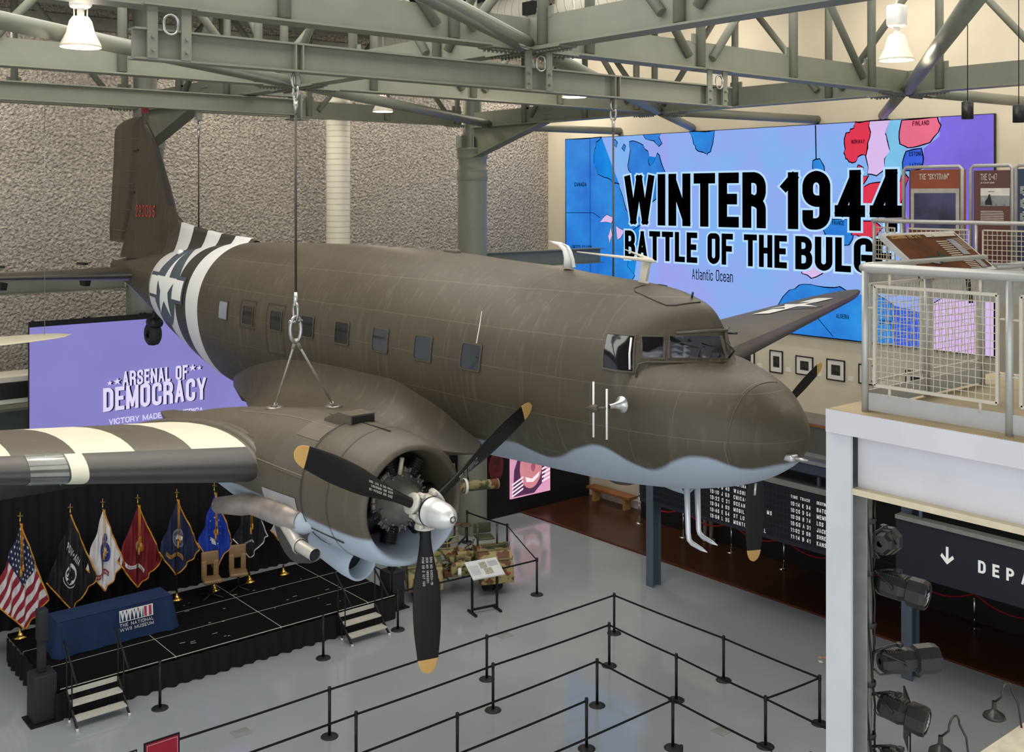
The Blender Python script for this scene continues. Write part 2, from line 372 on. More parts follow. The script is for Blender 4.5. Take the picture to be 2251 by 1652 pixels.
column(21.35, 27.6, 'round grey column at centre, behind the fuselage, left of the map')
column(10.65, 27.6, 'round grey column behind the airplane tail fin')
# wall beams low on the stone wall
for x0, x1, lb in ((-2, 10.15, 'grey wall beam behind the left tailplane'), (11.15, 20.85, 'grey wall beam hidden mostly behind the airplane fuselage'), (21.85, 27.25, 'grey wall beam between the right column and the corner')):
    m = MB().bx(x0, x1, 27.5, 27.9, 8.45, 8.48).bx(x0, x1, 27.5, 27.9, 8.95, 8.98).bx(x0, x1, 27.69, 27.71, 8.48, 8.95)
    solo(m, 'wall_beam', greyp, lb, 'beam', 'low wall beams')
struct(MB().bx(-2, 20.8, 29.9, 30.6, 0, 5.25).bx(-2, 20.8, 29.8, 30.6, 5.25, 5.32, 1), 'wall_left', [M('grey_green_low_wall', '#5c625c', .7), greyp])
# spreader beams the airplane hangs from
def ibeam(m, p0, p1, h, w, ax='x'):
    for z, hh in ((-h / 2 + .012, .024), (h / 2 - .012, .024)): m.beam(V(p0) + V((0, 0, z)), V(p1) + V((0, 0, z)), w, hh)
    m.beam(p0, p1, .02, h - .04); return m
t = thing('spreader_beam', (10.4, 12.2, 12.36), 'long grey steel spreader beam carrying both main airplane cables', 'beam')
ibeam(MB(), (4.55, 12.2, 12.54), (15.1, 12.2, 12.54), .36, .22).build('beam', greyp, t)
for x in (4.95, 10.6, 14.7):
    m = MB()
    for s in (-.2, .2): m.bx(x + s - .06, x + s + .06, 12.08, 12.11, 12.38, 12.97)
    m.bx(x - .32, x + .32, 12.0, 12.4, 12.97, 12.99)
    for s in (-.2, .2):
        for z in (12.47, 12.62): m.tube([(x + s, 12.03, z), (x + s, 12.1, z)], .02, 8)
    m.build('hanger_plates', greyp, t)
    MB().tube([(x + .085 * cos(a), 12.05, 12.86 - (.12 if sin(a) < 0 else .06) + .085 * sin(a)) for a in [k * pi / 8 for k in range(16)]], .018, 8, closed=True).build('shackle', M('galvanised_steel', '#a9aaa6', .3, .9, .1, 10), t)
for x in (6.63, 12.27):
    m = MB()
    for s in (-.05, .05): m.bx(x + s - .01, x + s + .01, 12.09, 12.31, 12.39, 12.7)
    m.bx(x - .02, x + .02, 12.14, 12.26, 12.2, 12.37); m.build('lug', greyp, t)
t = thing('spreader_beam', (8.3, 21.55, 12.6), 'grey spreader beam at left that the airplane tail cable hangs from', 'beam')
ibeam(MB(), (-1, 21.55, 12.78), (11.75, 21.55, 12.78), .36, .24).build('beam', greyp, t)
MB().bx(11.7, 11.74, 21.3, 21.8, 12.5, 13.05).bx(11.55, 11.95, 21.35, 21.75, 12.5, 12.53).bx(10.4, 11.9, 21.45, 21.65, 13.0, 13.06).build('end_plate', greyp, t)
MB().bx(9.39, 9.51, 21.5, 21.6, 12.4, 12.6).build('lug', greyp, t)
# ducts
duct = M('white_spiral_duct', '#e4dfcd', .45, 0, .05, 3)
dr = M('duct_seam', '#b9b3a2', .5)
t = thing('vertical_duct', (16.95, 28.55, 0), 'white spiral-seamed vertical duct on the stone wall', 'duct')
MB().lathe([(.36, 0), (.36, 14.6)], (16.95, 28.55, 0), n=28).build('pipe', duct, t)
m = MB()
for i in range(62): m.lathe([(.36, 4.1 + i * .17), (.367, 4.11 + i * .17), (.36, 4.12 + i * .17)], (16.95, 28.55, 0), n=28)
m.build('seams', dr, t)
t = thing('ceiling_duct', (18, 17, 15.2), 'wide cream ceiling duct with dark grilles, above the trusses at top centre', 'duct')
MB().tube([(18, 4, 15.5), (18, 26.8, 15.5), (18, 27.5, 15.35), (18, 27.8, 14.8)], .5, 28).build('pipe', duct, t)
m = MB()
for i in range(80): m.lathe([(.5, 0), (.508, .012), (.5, .024)], (18, 4.2 + i * .28, 15.5), (0, 1, 0), 28)
m.build('seams', dr, t)
for y in (14.2, 19.5): MB().bx(17.42, 17.55, y, y + 1, 15.3, 15.62).build('grille', M('dark_grille', '#2a2824', .6), t)
t = thing('wall_duct', (5.5, 28.9, 5.5), 'horizontal white duct with square grille, left of the purple banner', 'duct')
MB().tube([(-2, 29, 6.0), (9.5, 29, 6.0)], .42, 24).build('pipe', duct, t)
m = MB().bx(7.15, 8.25, 28.4, 28.9, 5.7, 6.35); m.build('grille_box', duct, t)
m = MB().bx(7.28, 8.12, 28.36, 28.41, 5.82, 6.23)
for i in range(26): m.bx(7.3 + i * .032, 7.305 + i * .032, 28.34, 28.37, 5.83, 6.22)
m.build('grille', M('dark_grille', '#2a2824', .6), t)
# high-bay lamps
glow = M('lamp_glow', '#fff1d8', .4, 0, .02, 3, emit=30)
glow.node_tree.nodes['Principled BSDF'].inputs['Emission Strength'].default_value = 30
shade = M('prismatic_lamp_shade', '#f3e6cf', .3, 0, .06, 20, emit=.12)
lampw = M('white_ballast', '#e8e6e0', .4)
def lamp(x, y, z, label, power=100):
    t = thing('pendant_lamp', (x, y, z), label, 'lamp', 'high-bay lamps')
    MB().lathe([(.11, .42), (.15, .36), (.19, .2), (.27, .04), (.28, 0), (.26, .0), (.25, .04), (.17, .2), (.1, .36)], (x, y, z), n=24).build('lamp_shade', shade, t)
    MB().lathe([(.0, .33), (.05, .32), (.06, .22), (.03, .12), (0, .1)], (x, y, z), n=12).build('bulb', glow, t)
    MB().rbox((x, y, z + .72), (.26, .26, .36), .05).lathe([(.05, .42), (.05, .56)], (x, y, z), n=10).tube([(x - .09, y, z + .4), (x - .09, y, z + .56)], .01, 6).tube([(x + .09, y, z + .4), (x + .09, y, z + .56)], .01, 6).build('ballast', lampw, t)
    MB().tube([(x, y, z + .88), (x, y, 17.1)], .014, 6).build('rod', lampw, t)
    light('lamp_light', 'POINT', (x, y, z - .06), (x, y, 0), power, .12, (1, .88, .68))
lamp(5.0, 15.3, 12.86, 'lit pendant lamp at upper left beside the beam end')
lamp(15.92, 24.5, 13.07, 'small lit pendant lamp in front of the stone wall, right of the vertical duct')
lamp(16.43, 17.55, 13.0, 'lit pendant lamp half hidden behind the spreader beam above the fuselage')
lamp(15.98, 9.46, 13.0, 'lit pendant lamp at upper right above the map')
blk = M('black_metal', '#121213', .45, 0, .1, 8)
for x, y, z, lb in ((18.3, 9.47, 12.16, 'black cylinder downlight hanging at upper right over the map corner'), (19.0, 8.9, 12.1, 'black cylinder downlight hanging at the right picture edge')):
    t = thing('cylinder_pendant', (x, y, z), lb, 'lamp', 'black cylinder pendants')
    MB().lathe([(0, 0), (.1, 0), (.1, .3), (.02, .32), (0, .32)], (x, y, z), n=20).build('housing', blk, t); MB().tube([(x, y, z + .3), (x, y, 17.1)], .008, 6).build('cord', blk, t)
# ---------------------------------------------------------------- the transport airplane
XC = 9.45
FST = [[6.70,8.28,8.24,.02,8.26],[6.715,8.40,8.13,.14,8.26],[6.78,8.54,8.02,.31,8.26],[6.93,8.68,7.9,.49,8.26],[7.15,8.842,7.778,.66,8.26],[7.5,8.949,7.652,.84,8.26],[8.0,9.048,7.533,.98,8.3],[8.6,9.134,7.446,1.09,8.38],[9.2,9.203,7.385,1.17,8.5],[10.2,9.865,7.339,1.24,8.6],[11.5,9.927,7.27,1.25,8.65],[13.0,9.999,7.215,1.25,8.68],[15.0,10.016,7.131,1.25,8.68],[17.0,9.98,7.079,1.23,8.68],[19.0,9.93,7.221,1.13,8.7],[21.0,9.78,7.651,.93,8.8],[23.0,9.60,8.206,.66,8.92],[25.0,9.42,8.708,.36,9.03],[26.45,9.25,9.03,.1,9.12]]
CABY = [7.57,7.68,7.78,7.9,8.05,8.3,8.7,9.2,9.8,10.5,11.5]
CABZ = [9.03,9.34,9.49,9.58,9.637,9.707,9.763,9.80,9.84,9.885,9.927]
def pchip(xs, ys):
    n = len(xs); h = [xs[i+1]-xs[i] for i in range(n-1)]; d = [(ys[i+1]-ys[i])/h[i] for i in range(n-1)]; m = [d[0]] + [0]*(n-2) + [d[-1]]
    for i in range(1, n-1):
        if d[i-1]*d[i] > 0:
            a, b = 2*h[i]+h[i-1], h[i]+2*h[i-1]; m[i] = (a+b)/(a/d[i-1]+b/d[i])
    def f(x):
        x = min(max(x, xs[0]), xs[-1]); i = 0
        while i < n-2 and x > xs[i+1]: i += 1
        t = (x-xs[i])/h[i]
        return (2*t**3-3*t*t+1)*ys[i]+(t**3-2*t*t+t)*h[i]*m[i]+(3*t*t-2*t**3)*ys[i+1]+(t**3-t*t)*h[i]*m[i+1]
    return f
def lerp(x, xs, ys):
    if x <= xs[0]: return ys[0]
    for i in range(len(xs)-1):
        if x <= xs[i+1]: return ys[i]+(ys[i+1]-ys[i])*(x-xs[i])/(xs[i+1]-xs[i])
    return ys[-1]
_y = [r[0] for r in FST]; fT, fB, fW, fZ = (pchip(_y, [r[k] for r in FST]) for k in (1, 2, 3, 4)); fC = pchip(CABY, CABZ)
def fus_sn(Y, th):
    "fuselage section: lateral offset and height at angle th from the top"
    T, B, W, Z = fT(Y), fB(Y), fW(Y), fZ(Y); c, s = cos(th), sin(th); n = 2.05
    if c <= 0: return W*s, Z+(Z-B)*c
    if 7.5 < Y < 12.4:
        nN = lerp(Y, [6.66,7.3,7.8,9,10], [2.0,2.2,2.6,2.4,2.05]); nC = lerp(Y, [7.5,8.6,9.4,10], [2.35,2.45,2.15,2.05])
        S = W*abs(s)**(2/nN); ye = Y-.78*min(S, .85); up = max(0, fC(ye)-T) if ye >= 7.57 else 0
        T += up; k = min(1, up/.35); n = nN+(nC-nN)*k
    elif Y <= 7.5: n = lerp(Y, [6.66,7.3,7.8], [2.0,2.2,2.6])
    return W*(1 if s >= 0 else -1)*abs(s)**(2/n), Z+(T-Z)*c**(2/n)
def side_s(Y, z):
    lo, hi = .02, pi-.02
    for _ in range(30):
        m = (lo+hi)/2
        if fus_sn(Y, m)[1] > z: lo = m
        else: hi = m
    return fus_sn(Y, lo)[0]
def roof_z(Y, s):
    lo, hi = 0, pi/2
    for _ in range(30):
        m = (lo+hi)/2
        if fus_sn(Y, m)[0] < abs(s): lo = m
        else: hi = m
    return fus_sn(Y, lo)[1]
def front_y(s, z):
    y = 7.3
    while y < 9.5 and roof_z(y, s) < z: y += .01
    return y

# paint
def paint(name, top, under=None, rough=.48, seams=True, wave=None):
    m = M(name, top, rough, 0, .13, .9, .02, 14, spec=.45, detail=6)
    nt = m.node_tree; N = nt.nodes; Lk = nt.links; b = N['Principled BSDF']
    src = [l.from_socket for l in Lk if l.to_socket == b.inputs['Base Color']][0]
    geo = N.new('ShaderNodeNewGeometry'); sp = N.new('ShaderNodeSeparateXYZ'); Lk.new(geo.outputs['Position'], sp.inputs[0])
    def mix(a, bb, fac, mode='MIX'):
        x = N.new('ShaderNodeMix'); x.data_type = 'RGBA'; x.blend_type = mode
        for sock, val in ((x.inputs[6], a), (x.inputs[7], bb), (x.inputs[0], fac)):
            if hasattr(val, 'node'): Lk.new(val, sock)
            else: sock.default_value = val
        return x.outputs[2]
    # streaky wear running down the skin
    mp = N.new('ShaderNodeMapping'); mp.inputs['Scale'].default_value = (3, 5, .5); Lk.new(geo.outputs['Position'], mp.inputs[0])
    nz = N.new('ShaderNodeTexNoise'); nz.inputs['Scale'].default_value = 2.2; nz.inputs['Detail'].default_value = 7; Lk.new(mp.outputs[0], nz.inputs[0])
    rp = N.new('ShaderNodeValToRGB'); rp.color_ramp.elements[0].position = .55; rp.color_ramp.elements[1].position = .9; Lk.new(nz.outputs['Fac'], rp.inputs[0])
    sc = N.new('ShaderNodeMath'); sc.operation = 'MULTIPLY'; sc.inputs[1].default_value = .22; Lk.new(rp.outputs[0], sc.inputs[0])
    src = mix(src, lin('#9a917c'), sc.outputs[0])
    if seams:
        cb = N.new('ShaderNodeCombineXYZ'); Lk.new(sp.outputs[1], cb.inputs[0]); Lk.new(sp.outputs[2], cb.inputs[1])
        br = N.new('ShaderNodeTexBrick'); br.inputs['Scale'].default_value = 1; br.inputs['Brick Width'].default_value = 1.02; br.inputs['Row Height'].default_value = .46
        br.inputs['Mortar Size'].default_value = .004; br.inputs['Mortar Smooth'].default_value = .3; br.offset = .5; Lk.new(cb.outputs[0], br.inputs[0])
        s2 = N.new('ShaderNodeMath'); s2.operation = 'MULTIPLY'; s2.inputs[1].default_value = .28; Lk.new(br.outputs['Fac'], s2.inputs[0])
        src = mix(src, lin('#8b826e'), s2.outputs[0])
    if under:
        if wave:
            mr = N.new('ShaderNodeMapRange'); mr.inputs['From Min'].default_value = 6; mr.inputs['From Max'].default_value = 27; Lk.new(sp.outputs[1], mr.inputs[0])
            cr = N.new('ShaderNodeValToRGB'); cr.color_ramp.interpolation = 'CARDINAL'; e = cr.color_ramp.elements
            for k, (yy, zz) in enumerate(wave):
                el = e[k] if k < 2 else e.new(1); el.position = (yy-6)/21
            for el, (yy, zz) in zip(sorted(e, key=lambda q: q.position), sorted(wave)): q = (zz-6.5)/2.5; el.color = (q, q, q, 1)
            Lk.new(mr.outputs[0], cr.inputs[0]); zb = N.new('ShaderNodeMath'); zb.operation = 'MULTIPLY_ADD'; zb.inputs[1].default_value = 2.5; zb.inputs[2].default_value = 6.5; Lk.new(cr.outputs[0], zb.inputs[0]); zb = zb.outputs[0]
        sub = N.new('ShaderNodeMath'); sub.operation = 'SUBTRACT'; Lk.new(sp.outputs[2], sub.inputs[0])
        if wave: Lk.new(zb, sub.inputs[1])
        else: sub.inputs[1].default_value = under[1]
        m2 = N.new('ShaderNodeMapRange'); m2.interpolation_type = 'SMOOTHSTEP'; m2.inputs['From Min'].default_value = -.03; m2.inputs['From Max'].default_value = .03; Lk.new(sub.outputs[0], m2.inputs[0])
        src = mix(lin(under[0]), src, m2.outputs[0])
    Lk.new(src, b.inputs['Base Color']); return m
OLIVE, GREY = '#4a4234', '#a3acb8'
pf = paint('olive_fuselage_paint', OLIVE, (GREY, 0), wave=[(6.5, 8.08), (6.84, 8.03), (6.97, 7.99), (7.09, 8.0), (7.22, 8.07), (7.38, 8.1), (7.57, 8.06), (7.75, 7.965), (7.96, 7.86), (8.13, 7.86), (8.33, 7.94), (8.53, 8.03), (8.8, 8.0), (9.18, 7.845), (9.57, 7.7), (9.88, 7.735), (10.15, 7.8), (10.58, 7.71), (12.5, 7.5), (17.5, 6.6), (23, 8.42), (26.6, 8.9)])
pfl = paint('olive_fillet_paint', OLIVE, seams=False)
pn = paint('olive_nacelle_paint', '#564e40', ('#aab4c0', 7.23), seams=False)
pw = paint('olive_wing_paint', '#5b5448', seams=False)
pt = paint('olive_tail_paint', '#443c2e', seams=False)
white = M('stripe_white', '#dddcd8', .5, 0, .03, 3); cream = M('stripe_cream', '#d9d2bb', .55, 0, .04, 3); black = M('stripe_black', '#2f2c29', .5, 0, .08, 3)
boot = M('deicer_rubber', '#35322f', .42, 0, .18, 3, stretch=(.3, 1, 3)); under = M('neutral_grey_underside', '#8f959c', .5, 0, .06, 2)
blue = M('insignia_blue', '#46535c', .5, 0, .1, 4); wdisc = M('wing_disc_faded', '#4b4c49', .5, 0, .1, 4); insw = M('insignia_white', '#f1f0ea', .5, 0, .02, 4)
glass = M('dark_window_glass', '#16181b', .08, 0, .5, 2.5, spec=.7, coat=.5); alu = M('bare_aluminium', '#cfcdca', .28, .75, .1, 6); steel2 = M('worn_steel', '#a39b94', .35, .7, .2, 5)
redser = M('red_serial_paint', '#c8433f', .5, 0, .05, 8); rub = M('tyre_rubber', '#262322', .7, 0, .15, 5)
PL = thing('transport_airplane', (XC, 12, 7.2), 'olive drab twin-engine propeller transport airplane with black and white stripes, hung from the roof', 'airplane')
STRIPE = [19.05, 19.72, 20.36, 21.0, 21.68, 22.33]
def band(y):
    if y < STRIPE[0] or y > STRIPE[-1]: return 0
    return 1 if sum(y > b for b in STRIPE) % 2 else 2
ys = [6.70, 6.705, 6.715, 6.73, 6.75, 6.78, 6.82, 6.87] + [6.93+.05*i for i in range(12)] + [7.53+.025*i for i in range(80)] + [9.55+.15*i for i in range(63)] + STRIPE + [19.2+.17*i for i in range(42)] + [26.4, 26.45]
ys = sorted(set(round(y, 4) for y in ys if all(abs(y-b) > .03 for b in STRIPE)) | set(STRIPE))
NT = 112
G = [[(XC-a[0], y, a[1]) for a in (fus_sn(y, 2*pi*j/NT if j <= NT/2 else 2*pi*j/NT-2*pi) for j in range(NT))] for y in ys]
m = MB(); m.grid(G, close_v=True, mf=lambda i, j: band((ys[i]+ys[i+1])/2))
m.f.append(list(range(NT))[::-1]); m.m.append(0); m.sm.append(True); k = (len(ys)-1)*NT; m.f.append([k+j for j in range(NT)]); m.m.append(0); m.sm.append(True)
FUS = m.build('fuselage', [pf, white, black], PL)
def sp(off): return lambda y, z: (XC-side_s(y, z)-off, y, z)
def ring(poly, w):                                        # outline band polygons around a shape
    n = len(poly); cx = sum(p[0] for p in poly)/n; cy = sum(p[1] for p in poly)/n; out = []
    def o(p): d = hypot(p[0]-cx, p[1]-cy); return (p[0]+(p[0]-cx)/d*w, p[1]+(p[1]-cy)/d*w)
    return [[poly[i], poly[(i+1) % n], o(poly[(i+1) % n]), o(poly[i])] for i in range(n)]
def rrect(x0, x1, y0, y1, r, k=4):
    return [(cx+r*cos(a), cy+r*sin(a)) for cx, cy, a0 in ((x1-r, y1-r, 0), (x0+r, y1-r, pi/2), (x0+r, y0+r, pi), (x1-r, y0+r, 1.5*pi)) for a in [a0+pi/2*i/k for i in range(k+1)]]
def rings(m, poly, w, proj, cell=.1, mi=0):
    for q in ring(poly, w): decal(m, q, proj, cell, mi)
olf = M('window_frame_paint', '#4d4638', .5, 0, .1, 6)
# cabin windows
for k in range(8):
    y = 10.655+1.02*k; sh = rrect(y-.18, y+.18, 8.665, 8.965, .03)
    m = MB(); decal(m, sh, sp(.008), .1); w = m.build('cabin_window', M('pale_window_film', '#8f9499', .25, 0, .12, 3) if k == 7 else glass, PL)
    m = MB(); rings(m, sh, .03, sp(.014)); m.build('window_frame', olf, w)
m = MB()
for y0, y1, z0, z1 in ((15.5, 16.08, 8.28, 9.06), (16.52, 17.06, 8.6, 9.05)):
    m = MB(); rings(m, [(y0, z0), (y1, z0), (y1, z1), (y0, z1)], .018, sp(.01), .12); m.build('hatch_outline', M('hatch_seam', '#3a3328', .6), PL)
# cockpit glass
for side in (-1, 1):
    for sh in ([(.06, 9.04), (.53, 9.04), (.475, 9.265), (.06, 9.265)], [(.585, 9.04), (.745, 9.04), (.685, 9.255), (.525, 9.255)]):
        pr = lambda s, z, side=side: (XC+side*s, front_y(s, z)-.012, z)
        m = MB(); decal(m, sh, pr, .06); w = m.build('windshield_pane', glass, PL)
        m = MB(); rings(m, sh, .022, lambda s, z, side=side: (XC+side*s, front_y(s, z)-.02, z), .08); m.build('pane_frame', olf, w)
    sh = [(8.253, 8.892), (8.534, 8.921), (8.627, 9.271), (8.335, 9.258)]
    m = MB(); decal(m, sh, lambda y, z, side=side: (XC+side*(side_s(y, z)+.01), y, z), .08); w = m.build('cockpit_side_window', glass, PL)
    m = MB(); rings(m, sh, .025, lambda y, z, side=side: (XC+side*(side_s(y, z)+.018), y, z), .1); m.build('window_frame', olf, w)
m = MB().tube([sp(.03)(8.275, 8.91), sp(.04)(8.31, 9.08), sp(.03)(8.35, 9.24)], .012, 8); m.build('window_rod', insw, PL)
def onroof(pts, r, name, mat):
    MB().tube([(XC-s, y, roof_z(y, s)+.004) for y, s in pts], r, 6).build(name, mat, PL)
onroof([(8.7, -.2), (8.72, -.1), (8.78, .15), (8.784, .27), (8.71, .335), (8.52, .354), (8.356, .342), (8.236, .323), (8.158, .258), (8.085, .15), (7.997, .02)], .008, 'roof_hatch_outline', black)
MB().tube([(XC-.85, 8.2, 8.835), (XC-.811-.03, 8.22, 8.907), (XC-.78-.02, 8.21, 8.97), (XC-.723, 8.16, 8.99), (XC-.45, 7.88, 8.995), (XC-.04, 7.59, 8.99)], .012, 6).build('gutter_strip', olf, PL)
MB().tube([sp(.004)(10.69, 9.36), sp(.004)(10.61, 9.18), sp(.004)(10.58, 8.97)], [.003, .006, .01], 6).build('white_drip', insw, PL)
m = MB()
for s in (.3, .12): m.tube([(XC-s, front_y(s, 9.05)-.05, 9.06), (XC-s+.06, front_y(s, 9.12)-.04, 9.13), (XC-s-.12, front_y(s+.1, 9.2)-.04, 9.2)], .009, 6)
m.tube([(XC-.02, 7.6, 9.03), (XC-.05, 7.5, 9.12), (XC-.06, 7.58, 9.2)], .012, 6); m.build('windshield_wiper', blk, PL)
MB().tube([(XC-.45, 7.98, 9.3), (XC-.2, 7.8, 9.32), (XC, 7.64, 9.33), (XC+.2, 7.8, 9.32), (XC+.45, 7.98, 9.3)], .018, 8).tube([(XC, 7.60, 9.03), (XC, 7.66, 9.34)], .022, 8).build('windshield_post', olf, PL)
MB().tube([(XC, 8.15, 9.62), (XC-.03, 8.1, 9.72)], .012, 6).tube([(XC, 7.62, 9.3), (XC, 7.5, 9.31)], .012, 6).build('rain_deflector', blk, PL)
# nose bits
seam = M('nose_seam', '#5d5443', .6)
MB().tube([(XC-side_s(7.11, z)-.001, 7.11, z) for z in [8.05+.04*i for i in range(16)]] + [(XC-s, 7.115, roof_z(7.115, s)+.001) for s in (.4, .3, .19, .1, 0, -.1, -.2)], .005, 6).build('nose_seam', seam, PL)
MB().tube([(XC-side_s(y, 8.02)-.001, y, 8.05) for y in [6.8+.03*i for i in range(11)]], .005, 6).build('nose_seam', seam, PL)
MB().rbox((XC-.12, 6.74, 8.12), (.12, .16, .07), .02).tube([(XC-.12, 6.68, 8.12), (XC-.1, 6.52, 8.12)], [.025, .008], 8).build('nose_probe', alu, PL)
MB().tube([(XC-.35, 6.98, 7.84), (XC-.37, 6.98, 7.72)], .012, 6).build('drain_mast', alu, PL)
for s, l in ((.02, .0), (-.16, .04)):
    MB().tube([(XC-s, 8.2, 7.5), (XC-s, 8.18, 6.98), (XC-s, 8.165, 6.9+l), (XC-s, 8.12, 6.87+l), (XC-s, 7.98, 6.84+l), (XC-s, 7.9, 6.825+l)], [.035, .03, .03, .028, .022, .004], 12).build('pitot_mast', M('pale_silver', '#d6d8da', .3, .4, .05, 8), PL)
m = MB().lathe([(0, 0), (.09, .0), (.09, .01), (.05, .03), (.03, .12), (.025, .2)], (8.28, 8.1, 8.59), (-1, 0, .0), 16); w = m.build('side_antenna', alu, PL)
MB().tube([(8.05, 8.1, 8.58), (8.05, 8.22, 8.56), (8.05, 8.32, 8.55)], .016, 8).tube([(8.05, 8.22, 8.56), (8.05, 8.3, 8.545), (8.05, 8.44, 8.53)], [.03, .045, .004], 12).build('antenna_body', olf, w)
MB().tube([(8.05, 8.3, 8.24), (8.05, 8.3, 8.83)], .011, 8).build('rod', insw, w); MB().tube([(8.05, 8.1, 8.25), (8.05, 8.1, 8.78)], .011, 8).build('rod', insw, w)
m = MB().prism([(8.8, 9.74), (9.0, 9.76), (8.95, 9.8), (8.9, 10.03), (8.78, 10.03), (8.84, 9.8)], lambda a, z, d: (XC-.02+d, a, z), .04); w = m.build('roof_antenna', M('cream_antenna_paint', '#cfc8b8', .5), PL)
for s in (-1, 1): MB().tube([(XC, 8.7, 10.03), (XC+s*.03, 8.8, 10.05), (XC+s*.42, 9.6, 10.13)], [.01, .026, .006], 10).build('antenna_arm', MATS['cream_antenna_paint'], w)
MB().grid([[(XC+t*.03*(1-k/9), y+dy, z+dz) for t in (-1, 0, 1) for dy, dz in ((0, 0),)] for k, (y, z, dy, dz) in enumerate([(10.1, 9.9, 0, 0), (10.12, 10.0, 0, 0), (10.16, 10.1, 0, 0), (10.22, 10.17, 0, 0), (10.35, 10.205, 0, 0), (10.58, 10.22, 0, 0)])]).tube([(XC, 10.2, 9.88), (XC, 10.21, 10.02), (XC, 10.26, 10.12), (XC, 10.36, 10.18), (XC, 10.56, 10.215)], [.07, .055, .045, .035, .008], 10).build('shark_fin_antenna', white, PL)
MB().lathe([(0, .05), (.05, .03), (.06, 0)], (XC, 14.3, 10.0), n=12).rbox((XC, 12.7, 9.985), (.1, .35, .1), .04).build('roof_vent', olf, PL)
MB().lathe([(0, .09), (.05, .07), (.07, 0)], (XC-.38, 21.55, roof_z(21.55, .38)-.02), (-.6, 0, .8), 14).build('tail_light', insw, PL)
# fuselage insignia
c = (21.08, 8.98); m = MB(); P = sp(.012)
decal(m, disc(c, .76), P, .09); decal(m, [(19.9, 8.73), (22.26, 8.73), (22.26, 9.25), (19.9, 9.25)], P, .09); I = m.build('star_insignia', blue, PL)
m = MB(); P = sp(.02); decal(m, star_pts(c, .69), P, .07)
for a, b in ((19.97, 20.55), (21.61, 22.19)): decal(m, [(a, 8.8), (b, 8.8), (b, 9.18), (a, 9.18)], P, .09)
m.build('white_star', insw, I)
# fin, dorsal ridge, rudder
FL = pchip([9.45, 10.25, 10.42, 10.6, 10.85, 11.31, 11.86, 12.18, 12.44, 12.59, 12.66], [22.2, 22.32, 22.66, 22.76, 22.91, 23.26, 23.67, 23.98, 24.32, 24.62, 25.0])
FH = pchip([9.4, 9.73, 10.88, 11.87, 12.67], [25.3, 25.28, 24.86, 24.73, 24.7])
FTE = pchip([9.7, 10.0, 10.4, 11.17, 11.88, 12.41, 12.52, 12.62, 12.66], [26.74, 26.77, 26.7, 26.57, 26.47, 26.4, 26.15, 25.65, 25.1])
def fth(z): return lerp(z, [9.4, 9.8, 10.2, 12.3, 12.6, 12.66], [.30, .2, .16, .075, .04, .012])
zs = [9.4+.1*i for i in range(31)] + [12.45, 12.5, 12.55, 12.6, 12.64, 12.655]
cs = [0, .01, .03, .07, .12, .2, .32, .5, .75, 1]
def fin_pt(z, c, sd):
    l = min(FL(z), FH(z)-.02); y = l+(FH(z)-l)*c; return (XC+sd*fth(z)*min(1, (c/.45)**.55 if c < .45 else 1-.1*(c-.45)), y, z)
m = MB(); G = [[fin_pt(z, c, -1) for c in reversed(cs)] + [fin_pt(z, c, 1) for c in cs[1:]] for z in zs]
cc = list(reversed(cs)) + cs[1:]
m.grid(G, mf=lambda i, j: 1 if (zs[i] > 10.55 and zs[i] < 12.4 and max(cc[j], cc[j+1]) < .13) else 0)
yd = sorted([18.9, 19.05, 19.3, 19.72, 20, 20.36, 20.7, 21.0, 21.3, 21.68, 22, 22.33, 22.6, 22.9])
DZ = pchip([18.8, 19.05, 19.73, 20.34, 21.0, 21.7, 22.33, 22.95], [9.93, 10.0, 10.03, 10.06, 10.11, 10.18, 10.25, 10.5])
G = []
for y in yd:
    b = roof_z(y, .34); t = DZ(y); G.append([(XC+q*(.34-.30*f**.6), y, b-.03+(t-b+.03)*f**1.5) for q in (-1,) for f in (0, .15, .35, .6, .85, 1)] + [(XC+.02, y, t)] + [(XC+(.34-.30*f**.6), y, b-.03+(t-b+.03)*f**1.5) for f in (.85, .6, .35, .15, 0)])
m.grid(G, mf=lambda i, j: [0, 2, 3][band((yd[i]+yd[i+1])/2)])
FIN = m.build('tail_fin', [pt, boot, white, black], PL)
m = MB(); text(m, '293096', (0, 0, 0), (1, 0, 0), (0, 1, 0), .27, .62, .13, .3, fit=1.15, proj=lambda x, z: (XC-fth(10.34+z)-.012, 24.66-x, 10.34+z)); m.build('serial_number', redser, FIN)
def rud_pt(z, c, sd): h = FH(z)+.02; return (XC+sd*max(.008, fth(z)*.9*(1-c)), h+(max(FTE(z), h+.05)-h)*c, z)
zr = [9.72+.1*i for i in range(27)] + [12.4, 12.46, 12.52, 12.58, 12.62, 12.655]
m = MB(); m.grid([[rud_pt(z, c, -1) for c in (0, .3, .65, 1)] + [rud_pt(z, c, 1) for c in (1, .65, .3, 0)] for z in zr], close_v=True)
n8 = 8; m.f.append(list(range(8))); m.m.append(0); m.sm.append(False); RUD = m.build('rudder', pt, PL)
m = MB()
for z in (10.0, 10.5, 11.1, 11.4, 11.9, 12.15): m.tube([rud_pt(z, .02, -1.06), rud_pt(z, .5, -1.06), rud_pt(z, .98, -1.06)], .006, 5)
m.build('rib_tapes', M('rib_tape', '#6d6452', .6), RUD)
m = MB()
for z in (10.9, 11.87): m.box((XC-fth(z)*.95, FH(z)+.08, z), (.03, .3, .05))
m.build('hinge_slot', blk, RUD)
m = MB().lathe([(.08, 12.35), (.075, 12.7), (.08, 12.72), (.08, 12.84), (.07, 12.87), (0, 12.88)], (XC, 24.5, 0), n=16, mi=0); B = m.build('beacon', pt, PL)
